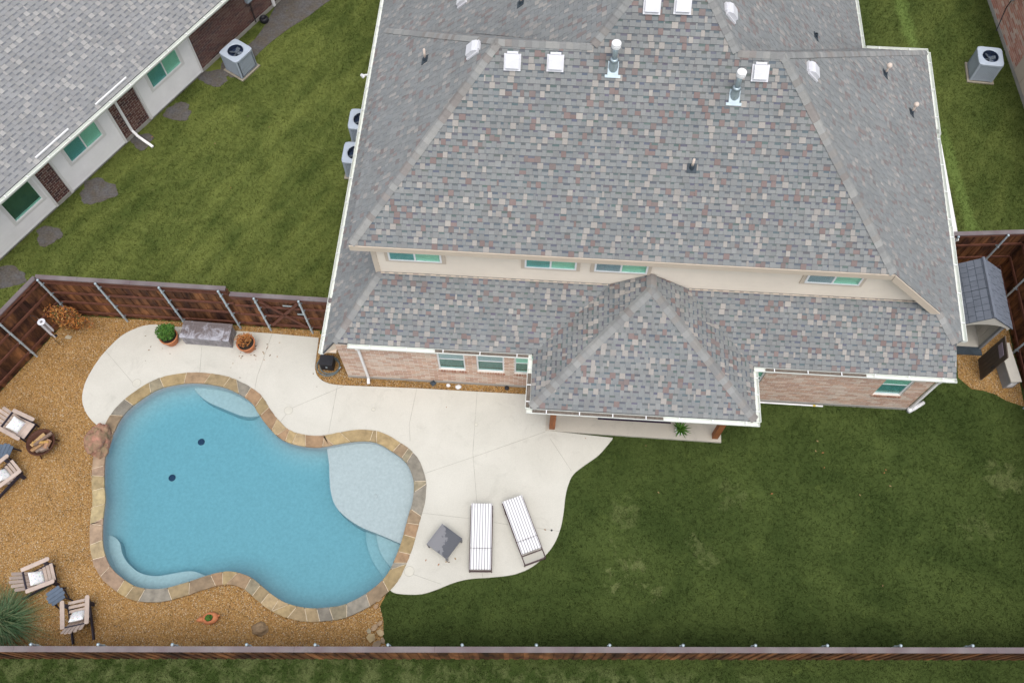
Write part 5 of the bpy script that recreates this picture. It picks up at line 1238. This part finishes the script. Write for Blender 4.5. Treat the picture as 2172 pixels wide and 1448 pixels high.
mb = MB(); mb.tube([(lx, ly, 1.72), (lx, ly, .85)], .003, 4); mb.lathe([(.002, .80), (.05, .81), (.05, .83), (.002, .84)], 10, Matrix.Translation((lx, ly, 0))); obj('clapper', mb, MAT['black'], wc)

# utility box and coiled hose by the house corner
q = G(694, 768, .3); ub = thing('utility_box', 'black plastic utility box standing inside a coil of hose at the house corner', 'box', (q.x, q.y, .018), -.05)
obj('body', MB().box(-.19, .19, -.15, .15, 0, .40), MAT['black'], ub); obj('lid', MB().prism([(-.21, -.15), (-.19, -.17), (.19, -.17), (.21, -.15), (.21, .15), (.19, .17), (-.19, .17), (-.21, .15)], .402, .45), MAT['black'], ub); obj('latch', MB().box(-.03, .03, -.165, -.152, .20, .26), MAT['galv'], ub)
hc = thing('garden_hose', 'grey hose coiled on the brown gravel round a black box', 'hose', (q.x + .02, q.y - .03, .018)); r = random.Random(4); pts = []
for k in range(24 * 7): a = 2 * PI * k / 24; rr_ = .33 + .05 * math.sin(k * .13) + r.uniform(-.006, .006); pts.append((rr_ * math.cos(a), rr_ * .9 * math.sin(a), .02 + .075 * (k / (24 * 7)) + .012 * math.sin(k * .7)))
mb = MB(); mb.tube(pts, .014, 6); obj('coil', mb, MAT['hose'], hc, smooth=True); mb = MB(); mb.tube([pts[-1], (pts[-1][0] + .06, pts[-1][1] + .05, .11)], .018, 8); obj('nozzle', mb, MAT['galv'], hc)
# pole and stake by the wall
a, b = G(1600, 852, .05), G(1745, 861, .05); po = thing('pole', 'long white pole lying on the grass along the brick wall foot', 'pole', (a.x, a.y, 0)); mb = MB(); mb.tube([a, b], .028, 8); obj('shaft', mb, MAT['white'], po, True); d = (b - a).normalized()
mb = MB(); mb.tube([b - d * .30, b - d * .22], .031, 8); obj('collar', mb, M('yellow_band', (.6, .45, .08), .6), po, True)
q = G(1738, 859); mb = MB(); mb.tube([(0, 0, 0), (.07, .12, .34)], .012, 6); mb.lathe([(.002, .33), (.03, .34), (.03, .37), (.002, .38)], 8, Matrix.Translation((.07, .12, 0))); tag(obj('stake', mb, MAT['rust'], loc=(q.x, q.y, 0)), 'thin rusty stake leaning against the brick wall', 'stake')

# ------------------------------------------------------------------ turf blades and loose pebbles
DECK_P = deck_poly; HOUSE_P = [(-5.75, 10.6), (11.36, 10.6), (11.36, 15.3), (12.25, 15.3), (12.25, 22.3), (10.1, 22.3), (10.1, 29), (-5.75, 29)]
NB_P = [tuple((T_N @ Vector((s, d, 0)))[:2]) for s, d in ((-9, -.02), (16, -.02), (16, 9), (-9, 9))]; NE_P = [tuple((T_E @ Vector((s, d, 0)))[:2]) for s, d in ((0, -.03), (16, -.03), (16, 6), (0, 6))]
VIEW = [(-22.5, 26.5), (19.2, 29), (14.3, 2.2), (-14.6, .6)]
ex = [out_ring, gravel_poly, DECK_P, HOUSE_P, NB_P, NE_P, slab_poly, strip, shed_bed]
nb_n = 330000
X = RNG.uniform(-22.5, 19.2, nb_n); Y = RNG.uniform(.6, 29, nb_n); keep = inpoly(X, Y, VIEW)
for pl in ex: keep &= ~inpoly(X, Y, pl)
inp = np.zeros(nb_n, bool)
for pl in PATCHES: inp |= inpoly(X, Y, pl)
keep &= ~(inp & (RNG.random(nb_n) < .93)); X, Y = X[keep], Y[keep]; n = len(X)
def blades(X, Y, per, hmin, hmax, w, spread):
    n = len(X); X = np.repeat(X, per); Y = np.repeat(Y, per); m = len(X); a = RNG.uniform(0, 2 * PI, m); h = RNG.uniform(hmin, hmax, m); le = RNG.uniform(.1, .8, m) * h
    bx_ = X + RNG.normal(0, spread, m); by_ = Y + RNG.normal(0, spread, m); wx_ = -np.sin(a) * w; wy_ = np.cos(a) * w
    V = np.empty((m, 3, 3), np.float32); V[:, 0] = np.c_[bx_ - wx_, by_ - wy_, np.zeros(m)]; V[:, 1] = np.c_[bx_ + wx_, by_ + wy_, np.zeros(m)]; V[:, 2] = np.c_[bx_ + np.cos(a) * le, by_ + np.sin(a) * le, h]
    return V.reshape(-1, 3)
def tri_mesh(name, V, faces, colors=None):
    me = bpy.data.meshes.new(name); nv, nf = len(V), len(faces); me.vertices.add(nv); me.vertices.foreach_set('co', V.astype(np.float32).ravel()); me.loops.add(nf * 3); me.loops.foreach_set('vertex_index', faces.astype(np.int32).ravel())
    me.polygons.add(nf); me.polygons.foreach_set('loop_start', np.arange(0, nf * 3, 3, dtype=np.int32))
    me.update(calc_edges=True)
    if colors is not None: at = me.attributes.new('Col', 'FLOAT_COLOR', 'FACE'); at.data.foreach_set('color', np.c_[colors, np.ones(len(colors))].astype(np.float32).ravel())
    me.validate(); return me
V = blades(X, Y, 3, .025, .06, .010, .03)
tf = put('turf_blades', tri_mesh('turf_blades', V, np.arange(len(V)).reshape(-1, 3)), MAT['lawn'], kind='stuff'); tag(tf, 'short green lawn grass covering the yards', 'grass')
# pebbles: squashed octahedra
def pebbles(name, polys, dens, holes, label, zb):
    P0 = np.array([(1, 0, 0), (0, 1, 0), (-1, 0, 0), (0, -1, 0), (0, 0, 1), (.7, .7, -.2)][:5], float); F0 = np.array([(0, 1, 4), (1, 2, 4), (2, 3, 4), (3, 0, 4)])
    XS, YS = [], []
    for pl in polys:
        xs = [p[0] for p in pl]; ys = [p[1] for p in pl]; A = (max(xs) - min(xs)) * (max(ys) - min(ys)); k = int(A * dens); x = RNG.uniform(min(xs), max(xs), k); y = RNG.uniform(min(ys), max(ys), k); kp = inpoly(x, y, pl) & inpoly(x, y, VIEW)
        for h in holes: kp &= ~inpoly(x, y, h)
        XS.append(x[kp]); YS.append(y[kp])
    x = np.concatenate(XS); y = np.concatenate(YS); n = len(x); s = RNG.uniform(.010, .024, n) * (1 + .5 * (RNG.random(n) < .1)); a = RNG.uniform(0, 2 * PI, n); asp = RNG.uniform(.55, 1, n); hz_ = RNG.uniform(.4, .8, n)
    lx_ = P0[None, :, 0] * s[:, None]; ly_ = P0[None, :, 1] * (s * asp)[:, None]; c, sn = np.cos(a)[:, None], np.sin(a)[:, None]
    V = np.stack([x[:, None] + lx_ * c - ly_ * sn, y[:, None] + lx_ * sn + ly_ * c, zb + P0[None, :, 2] * (s * hz_)[:, None]], -1).reshape(-1, 3)
    F = (F0[None] + (np.arange(n) * 5)[:, None, None]).reshape(-1, 3); pal = np.array([(.34,.19,.065), (.27,.14,.045), (.42,.27,.11), (.22,.115,.04), (.46,.32,.16), (.50,.40,.27), (.12,.075,.045), (.36,.20,.085)]); pr = [.23, .2, .17, .15, .09, .03, .05, .08]
    ci = RNG.choice(len(pal), n, p=pr); C = (pal[ci] * .65 + np.array([.34, .195, .07]) * .35) * RNG.uniform(.85, 1.15, (n, 1)); C = np.repeat(C, 4, 0)
    tag(put(name, tri_mesh(name, V, F, C), MAT['pebble'], kind='stuff'), label, 'pebbles')
pebbles('loose_pebbles', [gravel_poly, strip, shed_bed], 850, [DECK_P, out_ring, HOUSE_P], 'loose tan and brown pebbles over the gravel beds', .012)

# a few dry leaves blown onto the deck and lawn edge
r = random.Random(21); mb = MB()
for (u, v, n_, sp_) in ((540, 752, 26, .45), (345, 735, 10, .4), (940, 1190, 5, .2), (1250, 905, 8, .6), (700, 800, 14, .5), (1700, 1000, 16, 2.6), (480, 900, 6, 1.2), (1100, 830, 10, .7), (350, 300, 12, 2.5)):
    c = G(u, v)
    for _ in range(n_):
        x, y = c.x + r.gauss(0, sp_), c.y + r.gauss(0, sp_ * .6)
        if inpoly(np.array([x]), np.array([y]), out_ring)[0] or inpoly(np.array([x]), np.array([y]), HOUSE_P)[0]: continue
        l = r.uniform(.02, .045); a = r.uniform(0, 6.28); dx, dy = math.cos(a) * l, math.sin(a) * l; z = ZD + .006 if inpoly(np.array([x]), np.array([y]), DECK_P)[0] else .05
        mb.add([(x - dx, y - dy, z), (x + dy * .45, y - dx * .45, z + .008), (x + dx, y + dy, z + .003), (x - dy * .45, y + dx * .45, z + .008)], [(0, 1, 2, 3)], r.choice([(.22, .13, .06), (.14, .09, .05), (.30, .20, .09), (.33, .14, .05)]))
lf = obj('fallen_leaves', mb, MAT['leaf'], kind='stuff'); tag(lf, 'small dry leaves scattered over the deck and lawn', 'leaves')
